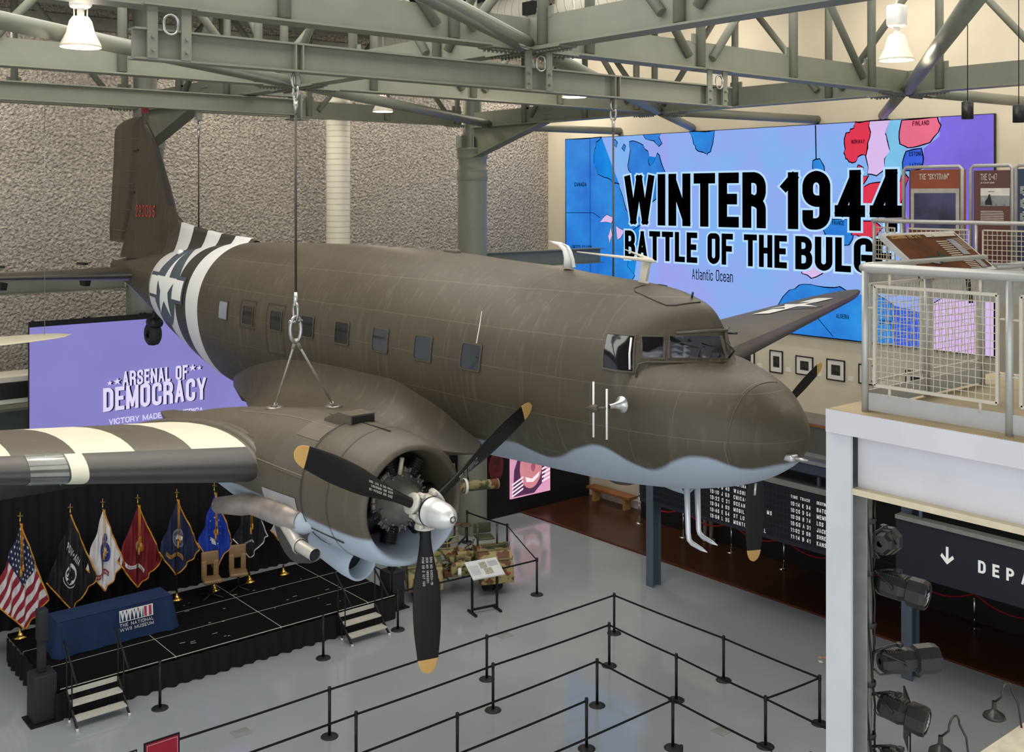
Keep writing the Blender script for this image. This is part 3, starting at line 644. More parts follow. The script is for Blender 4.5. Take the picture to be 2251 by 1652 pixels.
MB().lathe([(.083, 12.71), (.083, 12.83)], (XC, 24.5, 0), n=16).build('beacon_lens', M('dark_red_lens', '#6e1f2a', .2), B)
# wings
def half(t, c): return 5*t*(.2969*sqrt(c)-.126*c-.3516*c*c+.2843*c**3-.1036*c**4)
def wing_par(s):
    o = max(0, s-3.45); le = 11.82+.277*o; te = 15.96-.015*o; z = 7.49+.0875*o
    if s > 12.9: q = min(1, (s-12.9)/1.62); e = sqrt(max(0, 1-q*q)); mid = le+(te-le)*.45; le = mid-(mid-le)*(e*.97+.03); te = mid+(te-mid)*(e*.97+.03)
    return le, te, z, lerp(s, [0, 3.4, 13, 14.6], [.155, .15, .1, .07])
def wing_pt(s, c, up, sd, off=0):
    le, te, z, t = wing_par(s); ch = te-le; h = half(t, c)*ch*(1.22 if up else -.78)
    return (XC+sd*s, le+ch*c, z+.02+h-(ch*c)*.03+(off if up else -off))
CH = [1, .9, .78, .65, .5, .38, .28, .2, .14, .1, .075, .05, .03, .015, .006, .0015]
SS = [3.52, 4.14, 4.76, 5.38, 6.03, 6.65]
for sd, nm in ((-1, 'wing'), (1, 'wing')):
    st = sorted([.6, 1.2, 1.6, 2.2, 2.8, 3.2, 3.38] + SS + [5.32, 5.5, 5.92, 6.3, 7, 7.6, 8.4, 9.2, 10, 10.8, 11.6, 12.3, 12.9, 13.3, 13.7, 14, 14.2, 14.35, 14.45, 14.5, 14.52])
    loop = [(c, True) for c in CH] + [(0, True)] + [(c, False) for c in reversed(CH)]
    def mf(i, j):
        s = (st[i]+st[i+1])/2; c = max(loop[j][0], loop[j+1][0]); upper = j < len(CH)
        if c <= .0751 and s > 3.6: return 3 if 5.32 < s < 5.42 or (sd < 0 and 5.42 < s < 5.5) else 2
        if s < 13.9 and SS[0] < s < SS[-1]: return 3 if sum(s > b for b in SS) % 2 else (0 if upper else 1)
        return 0 if upper else 1
    m = MB(); m.grid([[wing_pt(s, c, u, sd) for c, u in loop] for s in st], mf=mf); W = m.build(nm, [pw, under, boot, cream], PL)
    m = MB(); G = [[wing_pt(s, c, u, sd, o) for c, u in loop] for s, o in ((3.28, .0), (3.3, .03), (3.36, .045), (3.37, .015), (3.39, .015), (3.4, .045), (3.46, .035), (3.48, .0))]
    m.grid(G); m.build('joint_strip', pw, W)
    if sd < 0:
        m = MB(); lo = [(c, True) for c in (.075, .06, .045, .03, .015, .006, .0015, 0)] + [(c, False) for c in (.0015, .006, .015, .03, .05, .07)]
        m.grid([[wing_pt(s, c, u, sd, .006) for c, u in lo] for s in (5.52, 5.6, 5.7, 5.8, 5.9)]); LL = m.build('landing_light_cover', M('clear_light_cover', '#5d605a', .12, .1, .35, 3, coat=.5), W)
        MB().tube([wing_pt(5.56, .05, False, sd, .012), wing_pt(5.7, .06, True, sd, .012), wing_pt(5.86, .05, False, sd, .012)], .006, 6).build('cover_strut', alu, LL)
    else:
        c = (11.43, 14.95); inv = lambda s, y, off: (lambda p: wing_pt(s, min(.98, max(.02, (y-p[0])/(p[1]-p[0]))), True, 1, off))(wing_par(s))
        m = MB(); decal(m, disc(c, .66, ry=.66), lambda s, y: inv(s, y, .008), .2); I = m.build('star_insignia', wdisc, W)
        m = MB(); decal(m, star_pts(c, .64, rot=pi), lambda s, y: inv(s, y, .018), .15)
        for a, b in ((10.2, 10.95), (11.95, 12.66)): decal(m, [(a, 14.72), (b, 14.72), (b, 15.18), (a, 15.18)], lambda s, y: inv(s, y, .018), .15)
        m.build('white_star', insw, I)
    # wing root fillet
    ZF = pchip([10.9, 11.15, 11.43, 11.9, 12.5, 13.6, 15, 15.6, 16.8, 17.6, 18.4], [7.62, 7.85, 8.05, 8.2, 8.33, 8.33, 8.29, 8.23, 7.98, 7.75, 7.5]); G = []
    for k in range(61):
        y = 10.95+k*(18.3-10.95)/60; zf = ZF(y); le, te, z0, t = wing_par(1.5)
        if y < le: zw = 7.5
        elif y < te: zw = wing_pt(1.9, max(.0015, (y-le)/(te-le)), True, sd)[2]
        else: zw = wing_pt(1.9, 1, True, sd)[2]-.0*(y-te)
        zw = min(zw, zf-.02); rho = zf-zw; sf = side_s(y, zf)-.01; w_ = rho*1.35*lerp(y, [10.95, 11.8, 15.2, 15.9, 16.3, 17, 18.3], [.35, .8, 1.1, .72, .28, .12, .02])
        G.append([(XC+sd*(sf+w_-w_*cos(a)), y, zw+rho-rho*sin(a)) for a in [pi/2*q/10 for q in range(11)]] + [(XC+sd*(sf+w_-(.3 if y < 11.85 else 0)), y, zw-(-.1 if y < 11.85 else .25*min(1, w_*2))), (XC+sd*.6, y, zw-(-.15 if y < 11.85 else .3))])
    m = MB(); m.grid(G); m.build('wing_fillet', pfl, PL)
    # tailplane
    sts = [.25, .6, 1, 1.5, 2, 2.5, 3, 3.4, 3.7, 3.9, 4.0, 4.05]
    def tp(s, c, u):
        le = 23.85+.35*max(0, s-.4); te = 26.35-.12*max(0, s-.4)
        if s > 3.3: e = sqrt(max(0, 1-((s-3.3)/.76)**2)); mid = le*.5+te*.5; le = mid-(mid-le)*(e*.96+.04); te = mid+(te-mid)*(e*.96+.04)
        return (XC+sd*s, le+(te-le)*c, 9.05+(1 if u else -1)*half(lerp(s, [0, 4], [.13, .08]), c)*(te-le))
    m = MB(); m.grid([[tp(s, c, u) for c, u in loop] for s in sts], mf=lambda i, j: 1 if max(loop[j][0], loop[j+1][0]) <= .0751 else (0 if j < len(CH) else 2)); TPN = m.build('tailplane', [pt, boot, under], PL)
    m = MB()
    for s in (1.0, 2.8): m.prism([(0, 0), (.5, 0), (.46, .05), (.04, .05)], lambda a, z, d, s=s: (XC+sd*s-.06+d, 25.5+a, 9.22+z), .12); m.prism([(0, 0), (.5, 0), (.4, -.16), (.1, -.16)], lambda a, z, d, s=s: (XC+sd*s-.06+d, 25.3+a, 8.9+z), .12)
    m.build('elevator_clamp', blk, TPN)
# tail wheel
m = MB().lathe([(.1, -.12), (.2, -.13), (.255, -.09), (.27, 0), (.255, .09), (.2, .13), (.1, .12)], (XC-.05, 23.9, 7.72), (1, 0, 0), 28); TW = m.build('tail_wheel', rub, PL)
MB().lathe([(0, -.06), (.1, -.07), (.1, .07), (0, .06)], (XC-.05, 23.9, 7.72), (1, 0, 0), 20).build('wheel_hub', steel2, TW)
MB().tube([(XC-.05, 23.75, 8.35), (XC-.05, 23.85, 8.02), (XC-.16, 23.9, 7.9), (XC-.16, 23.9, 7.72)], .05, 10).tube([(XC-.05, 23.85, 8.02), (XC+.06, 23.9, 7.9), (XC+.06, 23.9, 7.72)], .05, 10).rbox((XC-.05, 23.8, 7.98), (.3, .4, .22), .09).build('wheel_fork', blk, TW)
# engine nacelles and propellers
eng = M('engine_black', '#1a1a1b', .45, .3, .2, 8); engg = M('engine_grey_case', '#7a7970', .4, .3, .2, 8); propb = M('propeller_black', '#100e0d', .45, 0, .15, 3, spec=.3); tipc = M('blade_tip_tan', '#c69a57', .5, 0, .06, 6); hubm = M('hub_cast_metal', '#cfc9bd', .55, .25, .12, 9)
HY_, HZ_ = 9.394, 7.495
for sd, ph in ((-1, 28.5), (1, 180-152.4)):
    x0 = XC+sd*2.82
    nb = pchip([10.7, 11.6, 12.5, 13.5, 14.5, 15.5, 16.3], [.69, .68, .6, .47, .3, .1, 0]); nl = pchip([10.7, 11.6, 12.5, 13.5, 14.5, 15.5, 16.3], [.69, .72, .75, .68, .5, .3, .1]); nw = pchip([10.7, 11.6, 12.5, 13.5, 14.5, 15.5, 16.3], [.69, .70, .68, .62, .5, .32, .1])
    G = []
    for k in range(40):
        y = 10.7+k*.143; G.append([(x0+nw(y)*sin(a), y, HZ_+(nb(y) if cos(a) > 0 else nl(y))*cos(a)) for a in [2*pi*j/56 for j in range(56)]])
    m = MB(); m.grid(G, close_v=True); NC = m.build('engine_nacelle', pn, PL)
    MB().lathe([(.5, 1.0), (.53, .5), (.555, .36), (.57, .25), (.59, .2), (.62, .19), (.655, .25), (.69, .37), (.715, .6), (.725, 1.0), (.725, 1.32), (.715, 1.38), (.69, 1.38)], (x0, HY_, HZ_), (0, 1, 0), 64).build('cowling', pn, NC)
    m = MB()
    for a0 in (.5, 1.6, 2.65, 3.7, 4.8, 5.9): m.beam((x0+.727*cos(a0), HY_+.62, HZ_+.727*sin(a0)), (x0+.727*cos(a0), HY_+1.36, HZ_+.727*sin(a0)), .012, .012)
    m.lathe([(.726, .8), (.73, .803), (.726, .806)], (x0, HY_, HZ_), (0, 1, 0), 64); m.lathe([(.722, 1.37), (.73, 1.375), (.722, 1.38)], (x0, HY_, HZ_), (0, 1, 0), 64); m.build('cowl_seams', black, NC)
    # skin panels on the nacelle, intake, scoop
    np_ = lambda a, y, o=.006: (x0+(nw(y)+o)*sin(a)*sd, y, HZ_+((nb(y) if cos(a) > 0 else nl(y))+o)*cos(a))
    m = MB(); decal(m, [(R(98), 10.95), (R(121), 10.95), (R(118), 11.75), (R(100), 11.75)], np_, .12); m.build('bare_metal_patch', M('dull_bare_metal', '#bdbab6', .4, .5, .1, 6), NC)
    for q0, q1, y0_, y1_, cl in ((12, 40, 10.85, 11.35, '#5f5749'), (44, 78, 10.8, 11.5, '#5a5246'), (-40, -5, 10.85, 11.5, '#585043')):
        m = MB(); sh_ = [(R(q0), y0_), (R(q1), y0_), (R(q1), y1_), (R(q0), y1_)]; decal(m, sh_, lambda a, y: np_(a, y, .004), .12); pa = m.build('skin_panel', M('skin_panel_'+cl[1:], cl, .5, 0, .1, 3), NC)
    for q in (20, 75, -30): MB().tube([np_(R(q), 10.75+.12*k, .002) for k in range(22)], .005, 5).build('panel_seam', M('pale_seam', '#857c68', .6), NC)
    MB().bx(x0-.16, x0+.16, 10.62, 10.9, 8.15, 8.31).prism([(10.9, 8.15), (11.25, 8.12), (11.2, 8.2), (10.9, 8.31)], lambda a, z, d: (x0-.16+d, a, z), .32).build('air_intake', pn, NC)
    MB().bx(x0-.14, x0+.14, 10.605, 10.625, 8.17, 8.295).build('intake_opening', blk, NC)
    m = MB().lathe([(.12, 1.1), (.2, .8), (.215, .2), (.2, .0), (.18, -.02), (.165, .0), (.17, .3), (.1, .5)], (x0-.02, 10.62, 6.6), (0, 1, .1), 32); SCP = m.build('oil_cooler_scoop', pn, NC)
    MB().lathe([(0, .25), (.155, .25)], (x0-.02, 10.62, 6.6), (0, 1, .1), 24).build('cooler_core', eng, SCP)
    MB().prism([(10.6, 6.86), (11.7, 6.75), (11.7, 7.1), (10.6, 7.0)], lambda a, z, d: (x0-.16+d, a, z), .3).build('scoop_fairing', pn, NC)
    ex = x0-.64 if sd < 0 else x0+.64
    m = MB().tube([(ex+.02, 10.9, 7.14), (ex, 11.2, 7.13), (ex, 11.75, 7.1), (ex-.0, 12.1, 7.08), (ex-.04, 12.3, 7.03), (ex-.12, 12.8, 6.93)], [.12, .15, .135, .13, .13, .1], 18); EX = m.build('exhaust_pipe', M('exhaust_metal', '#a89c94', .4, .5, .25, 3), NC)
    MB().tube([(ex-.02, 11.2, 7.06), (ex-.05, 10.98, 6.97), (ex-.09, 10.82, 6.92), (ex-.09, 10.42, 6.9)], [.09, .08, .07, .07], 14, caps=False).tube([(ex-.09, 10.43, 6.9), (ex-.09, 10.6, 6.905)], .055, 12, 1).lathe([(.085, 0), (.09, .02), (.085, .04)], (ex-.09, 10.75, 6.915), (0, 1, 0), 16).build('heater_pipe', [M('pipe_cream_metal', '#c9c4b8', .4, .4, .1, 6), blk], EX)
    MB().tube([(ex+.06, 10.7, 7.12), (ex+.05, 10.9, 7.12), (ex+.04, 11.3, 7.13)], [.05, .14, .16], 16).build('exhaust_shroud', M('shroud_grey', '#aeb6c0', .5, 0, .1, 4), EX)
    m = MB().lathe([(.2, -.17), (.45, -.18), (.53, -.13), (.56, 0), (.53, .13), (.45, .18), (.2, .17)], (x0, 12.0, 6.82), (1, 0, 0), 40); WH = m.build('main_wheel', M('dusty_tyre', '#4a433f', .65, 0, .2, 4), NC)
    MB().lathe([(0, -.12), (.22, -.15), (.22, .15), (0, .12)], (x0, 12.0, 6.82), (1, 0, 0), 24).build('wheel_hub', steel2, WH)
    # radial engine
    m = MB().lathe([(.53, 1.0), (0, 1.0)], (x0, HY_, HZ_), (0, 1, 0), 40); EN = m.build('radial_engine', eng, NC)
    for row, yy in ((0, .55), (1, .85)):
        for k in range(7):
            a = 2*pi*(k+.5*row)/7; m = MB(); d = V((cos(a), 0, sin(a))); pts = []
            for q in range(9):
                r_ = .24+.028*q; pts += [(x0+d.x*r_, HY_+yy, HZ_+d.z*r_), (x0+d.x*(r_+.006), HY_+yy, HZ_+d.z*(r_+.006)), (x0+d.x*(r_+.014), HY_+yy, HZ_+d.z*(r_+.014)), (x0+d.x*(r_+.02), HY_+yy, HZ_+d.z*(r_+.02))]
            m.tube(pts, [.075, .095, .095, .075]*9, 12); m.build('cylinder', eng, EN)
    MB().lathe([(.3, .62), (.3, .5), (.28, .46), (.24, .42), (.2, .3), (.14, .2), (.1, .12)], (x0, HY_, HZ_), (0, 1, 0), 36).build('crankcase', engg, EN)
    m = MB()
    for k in range(28):
        a = 2*pi*k/28; m.box((x0+.33*cos(a), HY_+.5, HZ_+.33*sin(a)), (.05, .05, .014), 0, rot=Matrix.Rotation(-a, 3, 'Y'))
        if k % 2: m.tube([(x0+.27*cos(a), HY_+.42, HZ_+.27*sin(a)), (x0+.27*cos(a), HY_+.46, HZ_+.27*sin(a))], .014, 6)
    m.lathe([(.29, .5), (.34, .5), (.34, .54), (.29, .54)], (x0, HY_, HZ_), (0, 1, 0), 40); m.build('ignition_ring', engg, EN)
    MB().tube([(x0-.05, HY_+.4, HZ_+.3), (x0-.03, HY_+.38, HZ_+.48)], .025, 8).build('governor', M('cream_fitting', '#bdb39a', .5), EN)
    # propeller
    PR = MB().lathe([(0, .16), (.1, .15), (.15, .08), (.165, 0), (.16, -.06), (.145, -.09), (.1, -.1)], (x0, HY_, HZ_), (0, 1, 0), 28)
    for k in range(3):
        a = R(ph+120*k); d = V((-cos(a), 0, sin(a))) if sd < 0 else V((cos(a), 0, sin(a)))
        c = V((x0, HY_, HZ_)); PR.tube([c+d*.06, c+d*.17, c+d*.175, c+d*.2, c+d*.205, c+d*.215], [.11, .1, .115, .115, .1, .07], 18)
        pp = d.cross(V((0, 1, 0)))
        for q in (-1, 1): PR.rbox(c+d*.15+pp*.11*q+V((0, -.05, 0)), (.05, .1, .05), .012)
    PR = PR.build('propeller', hubm, PL)
    MB().lathe([(.15, -.1), (.153, -.14), (.145, -.15), (.145, -.24), (.135, -.34), (.11, -.42), (.07, -.475), (.03, -.495), (.03, -.505), (0, -.508)], (x0, HY_, HZ_), (0, 1, 0), 36).build('hub_dome', M('polished_dome', '#dddbd8', .38, .45, .06, 5), PR)
    MB().lathe([(.152, -.1), (.158, -.115), (.152, -.13)], (x0, HY_, HZ_), (0, 1, 0), 36).build('dome_ring', blk, PR); MB().lathe([(.034, -.488), (.037, -.5), (.024, -.508)], (x0, HY_, HZ_), (0, 1, 0), 16).build('dome_plug', blk, PR)
    rr = [.2, .3, .42, .55, .7, .85, 1.0, 1.15, 1.3, 1.42, 1.53, 1.6, 1.62, 1.66, 1.70, 1.73, 1.748, 1.755]
    cw = pchip([.2, .3, .45, .7, .95, 1.2, 1.5, 1.63, 1.7, 1.74, 1.755], [.062, .06, .075, .122, .15, .15, .126, .11, .085, .05, .004]); tw = pchip([.2, .4, .7, 1.2, 1.755], [.05, .045, .026, .014, .004]); be = pchip([.2, .5, 1.0, 1.755], [R(52), R(42), R(27), R(16)])
    for k in range(3):
        a = R(ph+120*k); d = V((-cos(a), 0, sin(a))) if sd < 0 else V((cos(a), 0, sin(a))); e = d.cross(V((0, 1, 0))); c = V((x0, HY_, HZ_)); G = []
        for r_ in rr:
            b = be(r_); u = e*cos(b)-V((0, 1, 0))*sin(b); n_ = u.cross(d)
            G.append([c+d*r_+u*cw(r_)*cos(q)+n_*tw(r_)*sin(q) for q in [2*pi*j/20 for j in range(20)]])
        m = MB(); m.grid(G, close_v=True, mf=lambda i, j: 1 if rr[i] > 1.59 else 0); BL = m.build('blade', [propb, tipc], PR)
        if sd < 0:
            def bp(r_, q):
                b = be(r_); u = e*cos(b)-V((0, 1, 0))*sin(b); n_ = u.cross(d)
                if n_.y > 0: n_ = -n_
                f = max(-.9, min(.9, q/cw(r_))); return c+d*r_+u*q+n_*(tw(r_)*sqrt(1-f*f)+.004)
            for li, tx in enumerate(('DRG NO 6353A-18', 'SER NO 1N86681', 'PCM 00 0 107 100')):
                m = MB(); text(m, tx, (0, 0, 0), (1, 0, 0), (0, 1, 0), .026, .6, .16, .25, proj=lambda x, y, li=li: bp(.5+x, .045-li*.042+y)); m.build('blade_lettering', M('stencil_white', '#b9b5ac', .6), BL)
# cables
wire = M('dark_wire_rope', '#4b4540', .5, .5, .2, 30); slingm = M('pale_sling_cable', '#a7a298', .45, .4, .15, 20); galv = MATS['galvanised_steel']
def ringlink(m, c, rx, rz, r, ax='x', n=18):
    c = V(c); m.tube([c+(V((rx*cos(a), 0, 0)) if ax == 'x' else V((0, rx*cos(a), 0)))+V((0, 0, rz*sin(a))) for a in [2*pi*k/n for k in range(n)]], r, 8, closed=True)
def cable(x, y, z0, z1, label, legs=None):
    t = thing('suspension_cable', (x, y, z0), label, 'cable', 'airplane suspension cables')
    MB().tube([(x, y, z0), (x, y, z1-.42)], .016, 10).build('wire_rope', wire, t)
    m = MB(); ringlink(m, (x, y, z1-.02), .05, .1, .018); ringlink(m, (x, y, z1-.17), .06, .1, .016, 'y'); m.tube([(x, y, z1-.26), (x, y, z1-.44)], [.03, .02], 10); m.build('hook', galv, t)
    MB().lathe([(0, -.03), (.03, -.02), (.03, .02), (0, .03)], (x+.02, y, z1+.05), (0, 1, 0), 12).build('hook_latch', redser, t)
    if legs:
        MB().tube([(x, y, z0+.05), (x, y, z0-.12)], [.02, .032], 10).build('socket', alu, t)
        m = MB(); ringlink(m, (x, y, z0-.2), .055, .12, .018, 'y'); ringlink(m, (x, y, z0-.42), .075, .16, .026); m.tube([(x-.09, y, z0-.32), (x+.09, y, z0-.32)], .025, 8); m.build('shackle', galv, t)
        for q in legs:
            MB().tube([(x, y, z0-.55), q], .014, 8).tube([(x, y, z0-.55), V((x, y, z0-.55)).lerp(V(q), .12)], .024, 8).tube([V((x, y, z0-.55)).lerp(V(q), .93), q], .024, 8).build('sling_leg', slingm, t)
            MB().lathe([(.11, 0), (.12, .015), (.05, .02)], q, (0, 0, 1), 16).build('eye_plate', steel2, t)
cable(6.63, 12.2, 9.55, 12.28, 'main suspension cable with forked sling over the near engine nacelle', legs=[(6.62, 12.75, 8.06), (7.42, 12.6, 8.0)])
cable(12.27, 12.2, 7.8, 12.28, 'main suspension cable behind the cockpit roof, in front of the map')
cable(9.45, 21.55, 10.1, 12.45, 'thin tail suspension cable on the striped rear fuselage')
# ---------------------------------------------------------------- the wall-size map display
S_sea = screen('display_pale_blue', '#8ea6ec', 1.0, .12, .5); S_blue = screen('display_blue', '#1c7fdc', .95, .12, .8); S_red = screen('display_red', '#e02c4c', .95, .06, 1)
S_pink = screen('display_pink', '#ea6a8a', .95, .06, 1); S_lil = screen('display_lilac', '#dcbcf0', .95, .05, 1); S_pur = screen('display_purple', '#7a66dc', .95, .15, .6); S_cy = screen('display_cyan', '#7cc4ec', .95, .1, .8); S_roy = screen('display_royal_blue', '#2f5fe0', .95, .1, 1)
S_halo = screen('display_glow_white', '#b4dcff', 1.0, .04, 1); inkm = M('display_black', '#060508', .9, 0, .1, 3, spec=0)
DM = [S_sea, S_blue, S_red, S_pink, S_lil, S_pur, S_cy, S_roy, S_halo, inkm]
q_ = [n for n in S_sea.node_tree.nodes if n.type == 'VALTORGB'][0].color_ramp.elements; q_[0].color = lin('#78b2f0'); q_[1].color = lin('#9a9eea'); q_ = [n for n in S_blue.node_tree.nodes if n.type == 'VALTORGB'][0].color_ramp.elements; q_[0].color = lin('#1769cf'); q_[1].color = lin('#2292e6')
MAPD = thing('map_display', (27.25, 21.45, 6.69), 'huge lit wall display, a blue and red map reading WINTER 1944 BATTLE OF THE BULGE', 'display')
MB().bx(27.2, 27.3, 13.36, 29.54, 6.69, 12.93).build('casing', blk, MAPD)
m = MB(); X0 = 27.197
def mp_(k): return lambda y, z: (X0-.0015*k, y, z)
def land(poly, mi, k=1, edge=.035):
    if edge: rings(m, poly, edge, mp_(k+.5), 9, 9)
    decal(m, poly, mp_(k), 9, mi)
m.add([(X0, 13.38, 6.71), (X0, 29.52, 6.71), (X0, 29.52, 12.91), (X0, 13.38, 12.91)], [(0, 1, 2, 3)], 0)
rnd = random.Random(4)
def rough(poly, a=.05, n=3):
    out = []
    for i in range(len(poly)):
        p, q = poly[i], poly[(i+1) % len(poly)]
        for k in range(n):
            t = k/n; x, z = p[0]+(q[0]-p[0])*t, p[1]+(q[1]-p[1])*t
            if k: x += rnd.uniform(-a, a); z += rnd.uniform(-a, a)
            out.append((min(29.52, max(13.38, x)), min(12.91, max(6.71, z))))
    return out
NA = [(29.52, 12.91), (27.62, 12.91), (27.89, 12.74), (27.97, 12.47), (28.01, 11.98), (27.85, 11.76), (27.82, 11.59), (27.28, 11.43), (27.05, 11.26), (26.75, 11.23), (26.68, 10.99), (26.53, 10.62), (26.4, 10.3), (25.9, 10.15), (25.6, 9.95), (25.9, 9.75), (26.45, 9.55), (26.55, 9.1), (26.25, 8.75), (26.35, 8.4), (26.0, 8.1), (26.3, 7.7), (26.6, 7.2), (26.8, 6.71), (29.52, 6.71)]
land(rough(NA, .03, 2), 1)
land(rough([(26.24, 10.52), (26.24, 11.04), (26.17, 11.62), (26.31, 11.89), (26.2, 12.41), (26.24, 12.7), (25.95, 12.69), (25.6, 12.55), (25.38, 12.33), (25.38, 12.07), (25.31, 11.84), (25.11, 12.01), (24.97, 12.27), (24.83, 12.06), (24.63, 11.65), (24.56, 11.3), (24.9, 10.8), (25.6, 10.3)], .04, 2), 1, 2)
for q in ([(27.05, 12.7), (26.9, 12.55), (26.85, 12.7), (26.95, 12.8)], [(26.6, 12.5), (26.5, 12.4), (26.45, 12.55), (26.52, 12.62)], [(25.6, 12.91), (25.45, 12.75), (25.1, 12.7), (24.9, 12.5), (24.75, 12.6), (24.9, 12.8), (24.8, 12.91)]): land(q, 1)
for q in ([(27.7, 9.89), (27.36, 10.16), (27.05, 10.08), (27.13, 9.87)], [(27.17, 9.71), (27.3, 9.4), (27.24, 9.14), (27.09, 9.44)], [(26.9, 9.77), (26.53, 9.62), (26.61, 9.45), (26.83, 9.29)]): land(rough(q, .03, 2), 4, 4, .02)
land(rough([(23.53, 12.91), (23.34, 12.51), (23.18, 12.31), (22.95, 12.25), (22.8, 12.15), (22.64, 12.34), (22.5, 12.91)], .04, 3), 1, 1)
land(rough([(16.94, 12.91), (16.94, 12.47), (16.97, 12.15), (17.04, 11.96), (16.97, 11.68), (16.99, 11.45), (16.71, 11.4), (16.45, 11.58), (16.48, 11.85), (16.3, 12.03), (16.4, 12.36), (16.45, 12.54), (16.3, 12.91)], .02, 2), 4, 1)
land(rough([(17.38, 12.91), (17.42, 12.73), (17.67, 12.61), (17.72, 12.31), (17.7, 12.0), (17.57, 11.8), (17.38, 11.8), (17.21, 11.99), (17.04, 12.02), (16.94, 12.45), (16.94, 12.91)], .04, 3), 2, 3)
land([(16.3, 12.91), (16.4, 12.5), (16.3, 12.1), (16.45, 11.85), (16.45, 11.58), (16.0, 11.3), (15.4, 11.6), (15.9, 12.1), (15.7, 12.2), (16.0, 12.3), (15.95, 12.88), (16.1, 12.91)], 6, 2, 0)
land(rough([(15.93, 12.88), (16.0, 12.57), (15.98, 12.25), (15.76, 12.15), (15.46, 12.18), (15.13, 12.26), (14.89, 12.52), (14.82, 12.69), (14.92, 12.91)], .02, 2), 3, 4)
land([(14.82, 12.91), (14.85, 12.4), (15.3, 12.1), (15.3, 11.5), (15.9, 11.2), (15.8, 10.2), (16.2, 9.6), (15.6, 8.6), (13.38, 8.6), (13.38, 12.91)], 5, 1, 0)
land(rough([(15.8, 12.02), (15.37, 12.09), (15.32, 11.82), (15.37, 11.56), (15.9, 11.52), (15.9, 11.75)], .02, 2), 7, 5)
land(rough([(17.36, 11.5), (17.28, 11.69), (17.12, 11.59), (17.18, 11.4), (16.97, 11.4), (17.12, 11.17), (17.33, 11.22)], .02, 2), 2, 3)
land(rough([(17.39, 11.17), (17.07, 11.08), (16.81, 11.17), (16.35, 11.16), (16.0, 11.2), (15.9, 11.5), (15.75, 11.3), (15.9, 10.9), (16.0, 10.48), (16.2, 10.25), (16.4, 10.34), (16.66, 10.15), (17.07, 10.28), (17.39, 10.51)], .03, 2), 2, 4)
land(rough([(18.37, 10.12), (17.44, 10.14), (17.44, 9.81), (17.6, 9.43), (17.98, 9.36), (18.4, 9.4), (18.34, 9.69), (18.42, 9.83)], .03, 2), 1, 3)
land(rough([(17.44, 10.04), (16.81, 10.1), (16.55, 9.92), (16.76, 9.64), (17.18, 9.67), (17.49, 9.71)], .03, 2), 2, 4)
land(rough([(18.79, 11.84), (18.56, 11.89), (18.42, 11.66), (18.42, 11.3), (18.6, 10.9), (18.76, 11.48)], .03, 2), 1, 2)
land(rough([(19.16, 9.39), (18.37, 9.35), (18.12, 9.2), (18.32, 8.8), (18.48, 8.57), (18.84, 8.41), (19.16, 8.53)], .03, 2), 4, 2)
land(rough([(20.3, 6.71), (20.2, 7.3), (19.6, 8.0), (19.1, 8.2), (18.4, 8.15), (17.9, 8.2), (17.3, 8.0), (16.8, 8.1), (16.2, 7.8), (16.2, 6.71)], .04, 3), 1, 2)
land([(16.2, 6.71), (16.2, 7.8), (15.4, 7.7), (15.0, 6.71)], 7, 2, 0); land([(15.0, 6.71), (15.4, 7.7), (14.6, 8.2), (13.38, 8.2), (13.38, 6.71)], 4, 2, .03)
def strip(y0, z0, y1, z1, w=.02, k=6): d = V((y1-y0, z1-z0)).normalized(); n = V((-d.y, d.x))*w/2; decal(m, [(y0+n.x, z0+n.y), (y1+n.x, z1+n.y), (y1-n.x, z1-n.y), (y0-n.x, z0-n.y)], mp_(k), 99, 9)
strip(28.22, 12.91, 28.18, 6.75); strip(29.5, 10.21, 28.05, 10.22); strip(28.05, 10.22, 27.7, 10.05); strip(18.9, 7.5, 18.1, 6.75); strip(18.7, 12.9, 18.68, 11.9, .04)
m.build('map_picture', DM, MAPD)
def mt(s, y, z, h, fit, w=.45, t=.14, gap=.1, k=8, mi=9, grow=0): text(m, s, (X0-.0015*k, y, z), (0, -1, 0), (0, 0, 1), h, w, t, gap, mi, fit=fit, grow=grow)
for s, y, z, h, f, t_ in (('WINTER', 26.5, 9.83, 1.73, 6.03, .195), ('1944', 19.93, 9.83, 1.73, 4.0, .195), ('BATTLE OF THE', 26.46, 8.64, .99, 6.76, .185), ('BULGE', 19.4, 8.64, .99, 3.2, .185)):
    m = MB(); mt(s, y, z, h, f, .5, t_, .075, 8, 8, .06); mt(s, y, z, h, f, .5, t_, .075, 12, 9); m.build('headline', DM, MAPD)
for s, y, z, h, f in (('CANADA', 29.04, 11.17, .15, .64), ('UNITED STATES', 29.18, 8.88, .15, 1.07), ('NORWAY', 17.5, 12.3, .12, .42), ('FINLAND', 15.62, 12.72, .13, .48), ('ESTONIA', 15.72, 11.9, .12, .42), ('LATVIA', 15.7, 11.6, .11, .36), ('FRANCE', 18.14, 9.98, .13, .4), ('ALGERIA', 18.0, 7.3, .13, .42), ('LIBYA', 16.6, 7.25, .13, .34)):
    m = MB(); mt(s, y, z, h, f, .5, .15, .14); m.build('place_name', DM, MAPD)
m = MB(); mt('Atlantic Ocean', 23.42, 8.1, .36, 1.68, .48, .1, .1); m.build('place_name', DM, MAPD)
